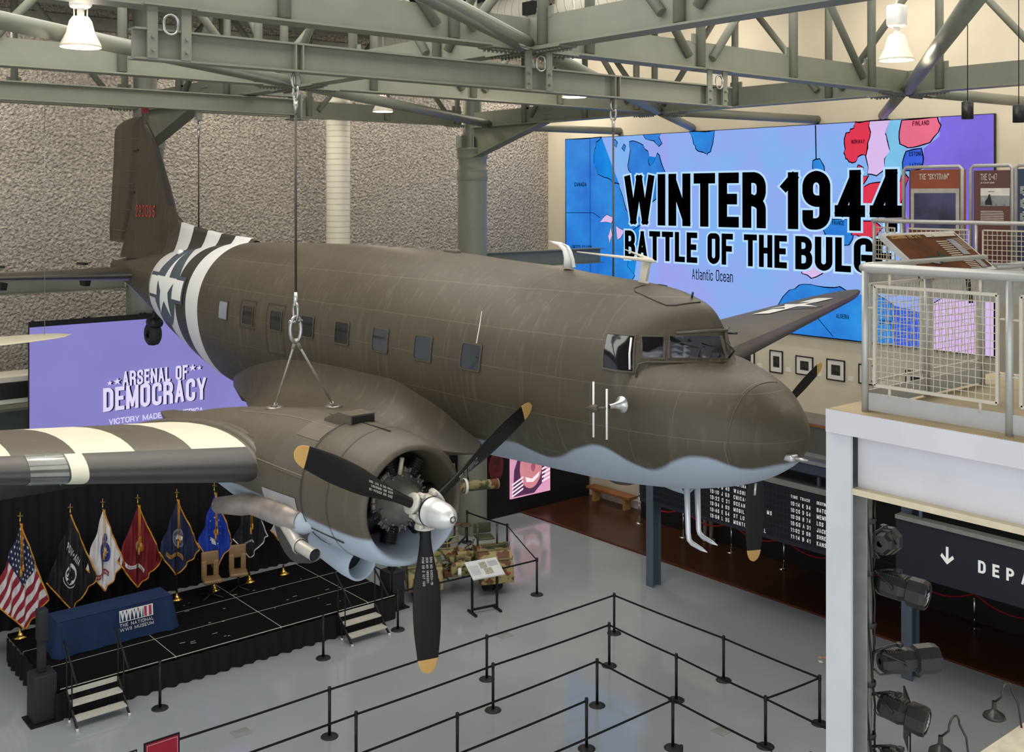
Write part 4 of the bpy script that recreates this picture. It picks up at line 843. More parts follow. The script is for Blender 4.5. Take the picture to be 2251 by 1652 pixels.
# framed photographs along the gallery wall
fr = M('black_picture_frame', '#17161a', .35); mat_ = M('white_mat_board', '#ece8e0', .7, 0, .02); pic = M('monochrome_print', '#3a3936', .5, 0, .9, 7)
for k, (y, w, h, lb) in enumerate(((21.25, .5, .5, 'partly hidden black-framed photograph nearest the airplane wing'), (20.16, .42, .62, 'tall narrow black-framed photograph, second from the wing'), (19.15, .55, .5, 'black-framed photograph behind the far propeller tip'), (18.08, .55, .55, 'black-framed photograph just right of the far propeller tip'), (17.05, .5, .5, 'black-framed photograph beside the railing corner post'), (15.6, .5, .5, 'black-framed photograph seen through the mesh railing'))):
    t = thing('picture_frame', (27.3, y, 5.5), lb, 'framed photograph', 'framed photographs on the gallery wall'); z = 5.78
    m = MB()
    for a, b, c, d in ((-w/2-.03, w/2+.03, h/2, h/2+.03), (-w/2-.03, w/2+.03, -h/2-.03, -h/2), (-w/2-.03, -w/2, -h/2, h/2), (w/2, w/2+.03, -h/2, h/2)): m.bx(27.26, 27.3, y+a, y+b, z+c, z+d)
    m.build('frame', fr, t); MB().bx(27.28, 27.295, y-w/2, y+w/2, z-h/2, z+h/2).build('mat_board', mat_, t)
    MB().bx(27.275, 27.281, y-w*.27, y+w*.27, z-h*.27, z+h*.27).build('print', pic, t)
    solo(MB().bx(27.29, 27.3, y-w/2-.3, y-w/2-.12, 5.52, 5.65), 'caption_card', mat_, lb.replace('black-framed photograph', 'white caption card beside the photograph').replace('partly hidden ', '').replace('tall narrow ', ''), 'card', 'caption cards')
# ---------------------------------------------------------------- stage, curtain, flags
blk2 = M('matt_black', '#101011', .6, 0, .15, 6); velv = M('black_velour', '#08080c', .9, 0, .5, 5, stretch=(6, 6, .3)); carp = M('stage_carpet_black', '#0c0c0d', .95, 0, .25, 12, spec=.15)
tape = M('white_seam_tape', '#c9c5b8', .6); alu2 = M('alu_tread', '#d8d4c8', .45, .2, .06, 10); brass = M('polished_brass', '#d8b25a', .2, 1, .1, 8); gold = M('gold_fringe', '#d9962c', .6, 0, .2, 20)
ST_ = thing('stage_platform', (11.1, 25, 0), 'low black modular stage platform with pleated black skirt', 'stage'); SX = [6.78, 7.1, 9.62, 12.2, 14.6, 15.5]
for j, (y0, y1) in enumerate(((23.15, 24.36), (24.36, 25.57), (25.57, 26.85))):
    for i in range(1, 5): MB().bx(SX[i]+.008, SX[i+1]-.008 if i < 4 else 15.45, y0+.008, y1-.008, .58, .64).build('deck_panel', carp, ST_)
m = MB()
for y in (24.36, 25.57): m.bx(7.1, 15.45, y-.007, y+.007, .6, .643)
for x in (9.62, 12.2, 14.6): m.bx(x-.007, x+.007, 23.15, 26.85, .6, .643)
m.bx(7.15, 15.4, 23.14, 23.15, .625, .64); m.build('seam_strips', tape, ST_)
r8 = random.Random(8); m = MB()
for k in range(26):
    x, y = r8.uniform(9.8, 15), r8.uniform(23.4, 26); m.box((x, y, .642), (r8.choice([.03, .06, .12]), .014, .004), 0, r8.uniform(-.3, .3))
m.build('tape_marks', tape, ST_)
def pleats(m, pts, z0, z1, step=.05, amp=.035, flare=1.0):
    G0 = []; G1 = []; s = 0
    for i in range(len(pts)-1):
        a, b = V(pts[i]), V(pts[i+1]); L = (b-a).length; n = V((-(b-a).y, (b-a).x))/L
        for k in range(int(L/step)+1):
            p = a+(b-a)*(k*step/L); w = amp*sin((s+k*step)*2*pi/(step*5.2))+amp*.4*sin((s+k*step)*11)
            G0.append((p.x+n.x*w*.4, p.y+n.y*w*.4, z1)); G1.append((p.x+n.x*w*flare, p.y+n.y*w*flare, z0))
        s += L
    m.grid([G0, [tuple(V(a).lerp(V(b), .5)) for a, b in zip(G0, G1)], G1]); return m
pleats(MB(), [(7.08, 26.8), (7.08, 23.13), (14.0, 23.13)], .005, .575, .06, .05).build('skirt', velv, ST_)
MB().bx(14.0, 15.45, 23.18, 23.2, .02, .57).bx(15.43, 15.45, 23.2, 26.8, .02, .57).build('fascia', blk2, ST_)
m = MB()
for y0, y1 in ((23.3, 26.2),):
    m.tube([(15.42, y0, .64), (15.42, y0, 1.5), (15.42, y0+.1, 1.55), (15.42, y1-.1, 1.55), (15.42, y1, 1.5), (15.42, y1, .64)], .022, 8).tube([(15.42, y0, 1.1), (15.42, y1, 1.1)], .018, 8)
m.build('guard_rail', blk2, ST_)
m = pleats(MB(), [(5.0, 27.05), (14.9, 27.05), (14.9, 26.7)], .645, 3.72, .055, .05); cu = solo(m, 'stage_curtain', velv, 'tall black pleated backdrop curtain behind the row of flags', 'curtain')
for s_, (x0, lb) in enumerate(((7.28, 'portable aluminium stage steps at left below the blue table'), (13.72, 'portable aluminium stage steps at the right end of the stage'))):
    t = thing('stage_steps', (x0+.5, 22.8, 0), lb, 'steps', 'portable stage steps'); w = 1.02
    for z, y in ((.2, 22.62), (.41, 22.88)):
        m = MB().bx(x0, x0+w, y-.13, y+.13, z-.035, z-.004)
        for k in range(6): m.bx(x0, x0+w, y-.12+k*.042, y-.1+k*.042, z-.004, z+.002)
        m.build('tread', alu2, t)
    MB().bx(x0, x0+w, 23.08, 23.11, .5, .6).build('hook_plate', alu2, t)
    for x in (x0-.02, x0+w+.02):
        m = MB().beam((x, 22.42, .03), (x, 23.1, .58), .03, .06).tube([(x, 22.75, .3), (x, 22.75, 1.25)], .016, 8).tube([(x, 23.08, .05), (x, 23.08, 1.5)], .016, 8).tube([(x, 22.9, .05), (x, 22.9, .5)], .016, 8); m.build('stringer', blk2, t)
        MB().tube([(x, 22.45, .95), (x, 23.25, 1.58)], .024, 8).build('hand_rail', blk2, t)
        m = MB()
        for y in (22.42, 22.9): m.rbox((x, y, .03), (.045, .07, .06), .015)
        m.build('foot', insw, t)
# column loudspeakers
for x, y, lb in ((6.88, 23.45, 'black column loudspeaker on a tall box base at the left stage corner'), (15.85, 23.95, 'black column loudspeaker on a box base at the right stage corner')):
    t = thing('column_speaker', (x, y, 0), lb, 'loudspeaker', 'column loudspeakers')
    MB().rbox((x, y, .5), (.46, .5, .95), .02).build('subwoofer', M('speaker_grey_black', '#26262a', .6, 0, .1, 20), t); MB().bx(x-.32, x+.32, y-.36, y+.3, 0, .025).build('floor_plate', blk2, t)
    MB().rbox((x, y+.02, 1.3), (.15, .18, .65), .015).rbox((x, y, 1.95), (.2, .24, .65), .02).build('line_array', MATS['speaker_grey_black'], t)
# table with fitted blue cover
navy = M('navy_table_cloth', '#152f56', .85, 0, .12, 3)
t = thing('covered_table', (8.87, 25.05, .64), 'long table under a fitted navy cloth with white museum logo, on the stage', 'table')
z1 = 1.42; m = MB(); base = [(7.58, 24.72), (10.18, 24.72), (10.18, 25.42), (7.58, 25.42)]; ctr = V((8.88, 25.07)); lp = []; N_ = 120
per = []
for i in range(4):
    a, b = V(base[i]), V(base[(i+1) % 4]); n = 44 if i % 2 == 0 else 16
    for k in range(n): per.append((a+(b-a)*k/n, i, k/n))
rows = []
for q, z in enumerate((z1, z1-.02, z1-.2, .98, .8, .65)):
    row = []
    for p, i, f in per:
        d = (z1-z)/.78; n_ = [V((0, -1)), V((1, 0)), V((0, 1)), V((-1, 0))][i]; cr = min(f, 1-f)*(2.6 if i % 2 == 0 else .7)
        fl = d*(.06+.10*max(0, 1-cr*3))+.018*d*sin(f*(26 if i % 2 == 0 else 9)+i)
        row.append((p.x+n_.x*fl, p.y+n_.y*fl, z))
    rows.append(row)
m.grid(rows, close_v=True); m.f.append(list(range(len(per)))); m.m.append(0); m.sm.append(False); CL = m.build('table_cloth', navy, t)
lw = M('logo_white', '#e9e6e4', .6); lr = M('logo_red', '#b23a55', .6)
fy = lambda z: 24.655-.085*(1.42-z)/.78-.02
x0, zz = 8.9, 1.12; pj = lambda x, z: (x, fy(z)-.012, z); m = MB(); decal(m, [(x0, zz), (x0+.78, zz), (x0+.78, zz+.26), (x0, zz+.26)], pj, .3)
LG = m.build('logo_panel', lw, CL); m = MB()
pk = lambda x, z: (x, fy(z)-.02, z)
for k in range(2):
    ox = x0+.02+k*.265
    for tri in ([(0, .02), (.0, .24), (.045, .02)], [(.045, .24), (.075, .24), (.06, .14)], [(.06, .02), (.125, .02), (.095, .2)], [(.155, .02), (.215, .02), (.185, .2)], [(.13, .24), (.16, .24), (.145, .14)], [(.235, .02), (.265, .02), (.262, .24)]): decal(m, [(ox+a, zz+b) for a, b in tri], pk, .3)
m.build('logo_letters', navy, LG); m = MB()
for k in range(2): decal(m, [(x0+.57+k*.11, zz+.02), (x0+.63+k*.11, zz+.02), (x0+.63+k*.11, zz+.24), (x0+.57+k*.11, zz+.24)], pk, .3)
m.build('logo_bars', lr, LG); m = MB()
text(m, 'THE NATIONAL', (0, 0, 0), (1, 0, 0), (0, 1, 0), .075, .75, .13, .22, fit=.78, proj=lambda x, y: pk(x0+x, zz-.1+y)); text(m, 'WWII MUSEUM', (0, 0, 0), (1, 0, 0), (0, 1, 0), .075, .75, .13, .22, fit=.78, proj=lambda x, y: pk(x0+x, zz-.2+y)); m.build('logo_lettering', lw, CL)
# tan chairs without arms
tan = M('tan_leather', '#8d704c', .4, 0, .12, 5)
def chair(x, y, rz, label):
    t = thing('lounge_chair', (0, 0, 0), label, 'chair', 'tan chairs on the stage')
    MB().rbox((0, 0, .44), (.46, .46, .1), .04).build('seat', tan, t)
    m = MB()
    for a in (-.15, .15): m.rbox((a, .24, .66), (.14, .07, .4), .03)
    m.rbox((0, .26, .92), (.44, .08, .34), .035); m.build('backrest', tan, t)
    MB().tube([(0, 0, .08), (0, 0, .4)], .03, 10).tube([(-.25, -.25, .03), (0, 0, .09), (.25, .25, .03)], .018, 8).tube([(.25, -.25, .03), (0, 0, .09), (-.25, .25, .03)], .018, 8).build('pedestal', blk2, t)
    t.location = (x, y, .64); t.rotation_euler = (0, 0, rz); return t
c1 = chair(11.75, 26.0, -.25, 'left one of two tan leather chairs in front of the flags')
dup(c1, (12.5, 26.05, .64), 'right one of two tan leather chairs, before the dark Space Force flag', -.35)
# flags on stands
def flag(x, y, label, cols, pat, ext, decals=(), frm=gold, ztop=3.2, tassel=True):
    "ext: apex z, left corner (dx,z), right corner (dx,z), bottom (dx,z); pat(p,q)->material index"
    t = thing('flag_stand', (x, y, .64), label, 'flag', 'flags on stands along the curtain')
    MB().lathe([(0, 0), (.16, 0), (.165, .02), (.1, .05), (.05, .1), (.03, .16), (.03, .22)], (x, y, .64), n=20).build('stand_base', brass, t)
    MB().tube([(x, y, .8), (x, y, ztop)], .013, 8).build('pole', M('flag_pole_wood', '#4a3420', .5), t)
    m = MB().lathe([(.015, 0), (.03, .03), (.012, .06), (.012, .12)], (x, y, ztop), n=10).lathe([(0, .1), (.02, .13), (.008, .2), (0, .24)], (x, y, ztop), n=8); m.beam((x-.06, y, ztop+.15), (x+.06, y, ztop+.13), .012, .02); m.build('finial', brass, t)
    A, L, Rr, B = (0, ztop-.03), ext[0], ext[1], ext[2]; yb = y-.03
    def S(p, q, off=0):
        x_ = A[0]*(1-p)*(1-q)+Rr[0]*p*(1-q)+L[0]*q*(1-p)+B[0]*p*q; z_ = A[1]*(1-p)*(1-q)+Rr[1]*p*(1-q)+L[1]*q*(1-p)+B[1]*p*q
        h = min(1, (A[1]-z_)/.5); f = .05*h*sin(x_*22+z_*2.2+x)+.025*h*sin(x_*41-z_*3)
        return (x+x_*(.82+.18*h), yb+f-off, z_)
    n = 52; m = MB(); m.grid([[S(i/n, j/n) for j in range(n+1)] for i in range(n+1)], mf=lambda i, j: pat((i+.5)/n, (j+.5)/n)); F = m.build('flag_cloth', cols, t)
    if frm:
        m = MB()
        for ed in ([(1, k/16) for k in range(17)], [(k/16, 1) for k in range(17)], [(k/16, 0) for k in range(17)]): m.tube([V(S(a, b)) for a, b in ed], .018, 6)
        m.build('fringe', frm, F)
    for fn, mt_ in decals:
        m = MB(); fn(m, lambda p, q, o=.012: S(min(.99, max(.01, p)), min(.99, max(.01, q)), o)); m.build('emblem', mt_, F)
    if tassel:
        m = MB().tube([(x-.01, y-.1, ztop-.02), (x-.015, y-.13, ztop-.6), (x-.02, y-.13, ztop-1.05)], .009, 6).tube([(x+.02, y-.1, ztop-.02), (x+.03, y-.13, ztop-.95)], .009, 6).tube([(x-.02, y-.13, ztop-1.05), (x-.02, y-.13, ztop-1.22)], [.014, .03], 8).tube([(x+.03, y-.13, ztop-.95), (x+.03, y-.13, ztop-1.1)], [.014, .028], 8); m.build('tassel_cord', gold, t)
fw = M('flag_white', '#e4e2e2', .7, 0, .04, 6); frd = M('flag_red', '#9c2234', .7, 0, .08, 6); fnv = M('flag_navy', '#1d2647', .7, 0, .08, 6); fbk = M('flag_black', '#16171c', .7, 0, .1, 6); fmr = M('flag_crimson', '#7a1622', .7, 0, .1, 6); fbl = M('flag_blue', '#123aa6', .7, 0, .1, 6); fgd = M('emblem_gold', '#b98a3c', .6, 0, .2, 10); fgr = M('emblem_grey', '#8a8a92', .6, 0, .2, 10); fmb = M('emblem_blue', '#2d4a9a', .6, 0, .2, 10)
def us(p, q):
    if p < .54 and q < .46: return 0
    return 1 if int(p*13) % 2 == 0 else 2
def stars(m, P):
    for i in range(9):
        for j in range(6 if i % 2 == 0 else 5): a, b = .03+.06*i, (.045+.075*j if i % 2 == 0 else .083+.075*j); decal(m, star_pts((a, b), .022), lambda x, y: P(x, y, .012), .5)
def dsc(c, r, ry=None): return lambda m, P: decal(m, disc(c, r, 24, ry), lambda x, y: P(x, y, .012), .12)
def dd(c, r, o, ry=None): return lambda m, P: decal(m, disc(c, r, 24, ry), lambda x, y: P(x, y, o), .12)
def scroll(s, p0, p1, w, col_txt=None, o=.018):          # banner along a line in cloth coordinates
    def f(m, P):
        d = V(p1)-V(p0); L = d.length; u = d/L; n = V((-u.y, u.x)); bend = lambda t: n*(.05*sin(t*pi*2))
        pts = [V(p0)+d*k/12+bend(k/12) for k in range(13)]; q = [a-n*w/2 for a in pts]+[a+n*w/2 for a in reversed(pts)]; decal(m, [tuple(a) for a in q], lambda x, y: P(x, y, o), .08)
    return f
def words(s, p0, p1, h, o=.024, bendy=True):
    def f(m, P):
        d = V(p1)-V(p0); L = d.length; u = d/L; n = V((-u.y, u.x))
        text(m, s, (0, 0, 0), (1, 0, 0), (0, 1, 0), h, .8, .2, .3, fit=L, proj=lambda x, y: P(*(V(p0)+u*x-n*(y-h/2)+n*(.05*sin(x/L*pi*2) if bendy else 0)), o))
    return f
flag(7.28, 26.45, 'American flag with gold fringe, leftmost on the stage', [fnv, frd, fw], us, ((-.62, 1.62), (.62, 1.38), (.1, .82)), [(stars, fw)], ztop=3.3)
def pw_(m, P):
    text(m, 'POW*MIA', (0, 0, 0), (1, 0, 0), (0, 1, 0), .16, .55, .14, .15, fit=.52, proj=lambda x, y: P(.24+.62*x*.6+.0, .52-x*.62, .012) if False else P(.2+x*.75-(y-.16)*.1, .24+x*.1-(y)*1.0+.06, .012))
def head(m, P):
    decal(m, [(.42, .55), (.46, .46), (.56, .44), (.63, .48), (.64, .56), (.6, .6), (.6, .66), (.55, .68), (.5, .64), (.45, .64)], lambda x, y: P(x, y, .02), .1)
    decal(m, [(.38, .6), (.4, .5), (.42, .5), (.42, .64)], lambda x, y: P(x, y, .02), .1)
def dots(c, r, n, a0, a1, dr=.012): return lambda m, P: [decal(m, disc((c[0]+r*cos(a0+(a1-a0)*k/(n-1)), c[1]+r*sin(a0+(a1-a0)*k/(n-1))), dr, 8), lambda x, y: P(x, y, .014), .5) for k in range(n)] and None
flag(8.42, 26.5, 'black POW MIA flag with gold fringe, second from left', [fbk], lambda p, q: 0, ((-.55, 1.75), (.62, 1.62), (.02, .98)), [(dsc((.52, .55), .16), fw), (head, fbk), (words('POW*MIA', (.17, .33), (.56, .27), .11, .014, False), fw), (dots((.52, .55), .205, 16, .2, 2.2), fw)], tassel=False, ztop=3.28)
flag(9.2, 26.55, 'white army flag with blue emblem and red scroll, third from left', [fw], lambda p, q: 0, ((-.42, 1.88), (.5, 1.82), (.05, 1.22)), [(dsc((.45, .42), .17), fmb), (lambda m, P: decal(m, star_pts((.45, .42), .1), lambda x, y: P(x, y, .018), .1), fw), (dsc((.3, .25), .07), fmb), (scroll('', (.4, .98), (.82, .62), .1), frd), (words('UNITED STATES ARMY', (.42, .96), (.8, .64), .05), fw)], ztop=3.25)
flag(10.06, 26.55, 'dark red marine corps flag with gold emblem, fourth from left', [fmr], lambda p, q: 0, ((-.52, 1.9), (.62, 1.68), (-.02, 1.12)), [(dsc((.42, .42), .1), fgd), (dsc((.42, .42), .065), fgr), (lambda m, P: decal(m, [(.3, .36), (.33, .25), (.42, .33), (.5, .3), (.46, .38)], lambda x, y: P(x, y, .018), .1), fgd), (scroll('', (.28, .9), (.84, .62), .07), fw), (words('UNITED STATES MARINE CORPS', (.3, .88), (.82, .64), .04), fmr)], ztop=3.2)
flag(11.0, 26.4, 'navy blue flag with round ship emblem and gold scroll, left of the chairs', [fnv], lambda p, q: 0, ((-.48, 1.95), (.6, 1.78), (-.02, 1.25)), [(dsc((.42, .42), .17), fgr), (dd((.42, .42), .14, .018), M('emblem_slate', '#4a5677', .6, 0, .3, 10)), (lambda m, P: decal(m, [(.36, .5), (.5, .38), (.48, .32), (.4, .36), (.33, .42)], lambda x, y: P(x, y, .024), .1), fw), (scroll('', (.3, .88), (.8, .6), .08), fgd), (words('UNITED STATES NAVY', (.32, .86), (.78, .62), .045), fnv)], ztop=3.2)
flag(12.0, 26.4, 'bright blue air force flag with star ring and eagle, behind the chairs', [fbl], lambda p, q: 0, ((-.45, 1.95), (.5, 1.78), (.0, 1.2)), [(dots((.42, .42), .24, 12, 0, 5.7, .014), fw), (lambda m, P: [decal(m, q, lambda x, y: P(x, y, .014), .1) for q in ([(.38, .62), (.5, .68), (.62, .6), (.56, .56), (.46, .58)], [(.3, .3), (.36, .36), (.44, .3), (.38, .24)])] and None, fw), (dsc((.42, .45), .07), fgd)], ztop=3.2)
flag(12.98, 26.4, 'dark Space Force flag with white fringe and delta emblem, right of the chairs', [fbk], lambda p, q: 0, ((-.45, 1.85), (.52, 1.75), (.0, 1.28)), [(lambda m, P: decal(m, [(.2, .2), (.52, .42), (.4, .4), (.42, .54)], lambda x, y: P(x, y, .014), .1), fgr), (words('UNITED STATES SPACE FORCE', (.38, .95), (.78, .6), .05), fw)], frm=M('white_fringe', '#d6d4d0', .6), ztop=3.15)
flag(13.95, 26.35, 'white flag with gold fringe, rightmost, behind the airplane exhaust', [M('flag_silver', '#c4c3c4', .6, 0, .06, 6)], lambda p, q: 0, ((-.4, 1.9), (.4, 1.8), (.0, 1.42)), [(words('UNITED STATES COAST GUARD', (.2, .8), (.5, .55), .06), fbk)], ztop=3.1)
# purple banner screen
BN = thing('lit_banner', (10, 26.95, 4.3), 'large purple lit banner screen reading ARSENAL OF DEMOCRACY under the airplane tail', 'display')
sx, by = 1.022, 27.02                                     # set a little behind the curtain line
def Q(x, z): return (x*sx, by, 10.8+(z-10.8)*sx)
m = MB().bx(7.47*sx, 13.4, by, by+.08, 4.0, 7.72).build('casing', blk2, BN)
m = MB().bx(7.47*sx+.01, 13.38, by-.006, by, 4.0, 7.7).build('panel', screen('banner_purple', '#8e88d2', .86, .06, .6), BN)
m = MB().bx(7.47*sx, 13.4, by-.02, by+.06, 7.72, 7.83)
for x in (7.7, 8.9, 9.0, 10.3, 10.4, 11.7, 11.8): m.bx(x, x+.05, by-.03, by+.06, 7.83, 7.86)
m.build('top_rail', blk2, BN)
lt = screen('banner_lettering', '#e6dcff', .95, .04, 2); sh = M('banner_shadow', '#1d1450', .6)
def bt(s, x, z, h, fit, t=.17, w=.5, shd=.035, name='headline'):
    m = MB(); p = Q(x, z)
    if shd: text(m, s, (p[0]+shd*1.3, by-.012, p[2]-shd*.4), (1, 0, 0), (0, 0, 1), h*sx, w, t, .09, 1, fit=fit*sx)
    text(m, s, (p[0], by-.03, p[2]), (1, 0, 0), (0, 0, 1), h*sx, w, t, .09, 0, fit=fit*sx); m.build(name, [lt, sh], BN)
bt('ARSENAL OF', 9.63, 6.17, .36, 1.66); bt('DEMOCRACY', 9.16, 5.6, .57, 2.62); bt('VICTORY MADE IN AMERICA', 9.3, 5.27, .14, 2.4, .17, .75, 0)
m = MB()
for x, z, r_ in ((9.32, 6.28, .07), (9.5, 6.3, .1), (11.42, 6.44, .1), (11.6, 6.42, .07)):
    decal(m, star_pts(Q(x+.06, z)[::2], r_), lambda a, b: (a, by-.012, b), 9, 1); decal(m, star_pts(Q(x, z)[::2], r_), lambda a, b: (a, by-.03, b), 9, 0)
m.build('stars', [lt, sh], BN)
# ---------------------------------------------------------------- belt barriers
def post(x, y, label, belts=(), grp='black belt posts of the waiting line'):
    t = thing('belt_post', (x, y, 0), label, 'barrier post', grp)
    MB().lathe([(0, .035), (.03, .035), (.1, .03), (.165, .018), (.175, .006), (.175, 0)], (x, y, 0), n=28).build('base', M('post_base_black', '#2b2b2b', .5, .2, .1, 10), t)
    MB().tube([(x, y, .03), (x, y, .99)], .031, 14).build('pole', blk, t); MB().lathe([(.036, .9), (.036, .985), (.03, 1.0), (0, 1.0)], (x, y, 0), n=16).build('belt_head', blk, t)
    for q in belts:
        a, b = V((x, y, .94)), V((q[0], q[1], .94)); d = (b-a).normalized()
        m = MB(); P = [a+d*.035, *[a.lerp(b, k/6)+V((0, 0, -.012*sin(pi*k/6))) for k in range(1, 6)], b-d*.035]
        m.grid([[p+V((0, 0, -.024)), p+V((0, 0, .024))] for p in P]); m.build('belt', M('black_webbing', '#0e0e10', .7), t)
rowA = [(11.07, 18.98), (15.09, 18.98), (19.1, 18.96)]; A4 = (19.12, 15.55); A5 = (19.06, 13.01)
B1, B2, B3, B4, B5 = (10.93, 17.75), (14.28, 17.75), (17.69, 17.72), (17.59, 15.59), (17.45, 13.15)
C1, C2, C3 = (12.38, 16.47), (16.11, 16.5), (16.01, 14.28)
post(*rowA[0], 'black belt post in the outermost line, under the left edge of the lower propeller blade', [(7.85, 19.0)])
post(*rowA[1], 'black belt post in the outermost line, just right of the lower propeller blade', [rowA[0]])
post(*rowA[2], 'black belt post at the far corner of the outermost line', [rowA[1], A4])
post(*A4, 'black belt post halfway down the right side of the outermost line', [A5]); post(*A5, 'black belt post nearest the pale column, at the right end', [B5])
post(*B1, 'black belt post in the second line, lowest left one at the picture bottom', [(7.0, 17.75)]); post(*B2, 'black belt post in the second line, right of the lower blade tip', [B1]); post(*B3, 'black belt post at the far corner of the second line', [B2, B4])
post(*B4, 'black belt post halfway down the right side of the second line', [B5]); post(*B5, 'black belt post joining second and outermost lines at right', [(17.3, 10.6)])
post(*C1, 'black belt post in the third line, cut by the picture bottom', [(8.5, 16.47)]); post(*C2, 'black belt post at the far corner of the third line', [C1, C3]); post(*C3, 'black belt post on the right side of the third line', [(12.2, 14.28), (15.9, 11.8)])
post(14.69, 15.34, 'black belt post standing inside the third line near the bottom centre', [(10.9, 15.34)]); post(14.72, 12.93, 'black belt post whose top only shows at the bottom edge, left one', []); post(16.29, 11.3, 'black belt post whose top only shows at the bottom edge, right one', [])
g2 = 'black belt posts around stage and gun'
post(8.93, 22.32, 'lone black post in front of the stage skirt, right of the left steps', (), g2); post(12.84, 22.3, 'lone black post in front of the stage, left of the right steps', (), g2)
post(15.11, 22.57, 'black belt post between the right speaker and the camouflaged gun', (), g2); post(19.34, 22.14, 'black belt post at the front right corner of the gun display', [(15.11, 22.57), (20.69, 25.04)], g2)
post(20.69, 25.04, 'black belt post behind the right gun fender', [(20.6, 26.9)], g2); post(20.6, 26.9, 'black belt post at the foot of the centre column behind the gun', (), g2)
# floor outlets and signs
for x, y, lb in ((9.78, 20.26, 'flush floor outlet cover near the bottom left'), (16.93, 20.6, 'flush floor outlet cover in front of the gun plaque'), (17.3, 14.1, 'flush floor outlet cover inside the waiting line')): solo(MB().rbox((x, y, .004), (.36, .3, .012), .004), 'floor_outlet', M('outlet_cover', '#979a97', .4), lb, 'floor outlet', 'floor outlets')
t = thing('sign_stand', (7.7, 19, 0), 'red sign panel on a stand at the bottom left picture edge', 'sign', 'signs at the line entrance')
MB().tube([(7.82, 19.0, 0), (7.82, 19.0, 1.0)], .03, 12).lathe([(0, .03), (.17, .01), (.17, 0)], (7.82, 19, 0), n=20).build('post', blk, t); MB().box((7.62, 18.96, .83), (.66, .02, .52)).build('frame', blk, t)
m = MB().box((7.62, 18.94, .83), (.6, .012, .46)); RP = m.build('panel', M('sign_red', '#b3243c', .4, 0, .03, 5), t)
m = MB()
for a, b, c, d in ((-.28, .28, .2, .205), (-.28, .28, -.205, -.2), (-.28, -.275, -.2, .2), (.275, .28, -.2, .2)): m.bx(7.62+a, 7.62+b, 18.93, 18.934, .83+c, .83+d)
m.build('border', fw, RP)
t = thing('sign_stand', (7.0, 18.98, 0), 'small white sign in a dark frame beside the red sign', 'sign', 'signs at the line entrance'); MB().tube([(7.0, 19, 0), (7.0, 19, 1.0)], .03, 12).lathe([(0, .03), (.17, .01), (.17, 0)], (7.0, 19, 0), n=20).build('post', blk, t); MB().box((6.97, 18.96, .78), (.4, .02, .5)).build('frame', blk, t); MB().box((6.97, 18.945, .78), (.35, .012, .45)).build('panel', M('sign_white', '#c8d4da', .4), t)
# ---------------------------------------------------------------- camouflaged field gun
cam_ = M('camouflage_paint', '#a79a66', .6, 0, .1, 1.9)
nt = cam_.node_tree; rp = [n for n in nt.nodes if n.type == 'VALTORGB'][0]; rp.color_ramp.interpolation = 'LINEAR'; e = rp.color_ramp.elements
e[0].position = .42; e[0].color = lin('#4a4f34'); e[1].position = .46; e[1].color = lin('#9d9060'); q = e.new(.53); q.color = lin('#a99c6a'); q = e.new(.57); q.color = lin('#6b4229')
gk = M('gun_dark_olive', '#4d4d38', .5, .2, .2, 6); gt = M('gun_tan', '#8f8459', .55, 0, .2, 5)
GA = R(-24); gc, gs = cos(GA), sin(GA)
def L(x, y, z): return (17.78+x*gc-y*gs, 23.7+x*gs+y*gc, z)
GUN = thing('field_gun', (17.78, 23.7, 0), 'camouflaged wheeled anti-aircraft gun on its carriage, behind the lower propeller blade', 'gun')
RM = Matrix.Rotation(GA, 3, 'Z')
for sx in (-.98, .98):
    for dx in (-.13, .13):
        m = MB().lathe([(.2, -.1), (.42, -.11), (.47, -.07), (.48, 0), (.47, .07), (.42, .11), (.2, .1)], L(sx+dx, 0, .48), (gc, gs, 0), 36)
        for k in range(30): a = 2*pi*k/30; m.box(V(L(sx+dx, 0, .48))+RM @ V((0, .475*cos(a), .475*sin(a))), (.2, .05, .03), 0, rot=RM @ Matrix.Rotation(a-pi/2, 3, 'X'))
        m.build('wheel', rub, GUN)
    G = []
    for k in range(17):
        a = R(-12)+R(204)*k/16; G.append([L(sx+w*.46, -.66*cos(a), .5+.66*sin(a)*1.08) for w in (-1, -.5, 0, .5, 1)])
    m = MB(); m.grid(G); pl = [(0, .5)]+[(-.66*cos(R(-12)+R(204)*k/16), .5+.66*sin(R(-12)+R(204)*k/16)*1.08) for k in range(17)]
    for w in (-1, 1): m.prism(pl, lambda y, z, d, w=w: L(sx+w*.46+d, y, z), .015)
    F = m.build('fender', cam_, GUN)
    m = MB()
    for k in (4, 6, 8): a = R(-12)+R(204)*k/16; m.beam(L(sx-.47, -.68*cos(a), .5+.68*sin(a)*1.08), L(sx+.47, -.68*cos(a), .5+.68*sin(a)*1.08), .03, .03)
    m.build('fender_ribs', gt, F); MB().lathe([(0, .02), (.035, .015), (.04, 0)], L(sx+.33*(1 if sx > 0 else 1), -.665, .62), (-gs*-1, -gc, 0), 12).build('reflector', redser, F)
m = MB()
for x in (-.35, .35): m.rbox(L(x, .3, .62), (.14, 1.3, .16), .03, 0, GA)
m.rbox(L(0, 0, .52), (1.9, .16, .16), .03, 0, GA).rbox(L(0, -.3, .78), (.5, .35, .3), .06, 0, GA).rbox(L(.1, .1, .98), (.8, .3, .2), .05, 0, GA); m.build('carriage_frame', cam_, GUN)
r9 = random.Random(3); m = MB()
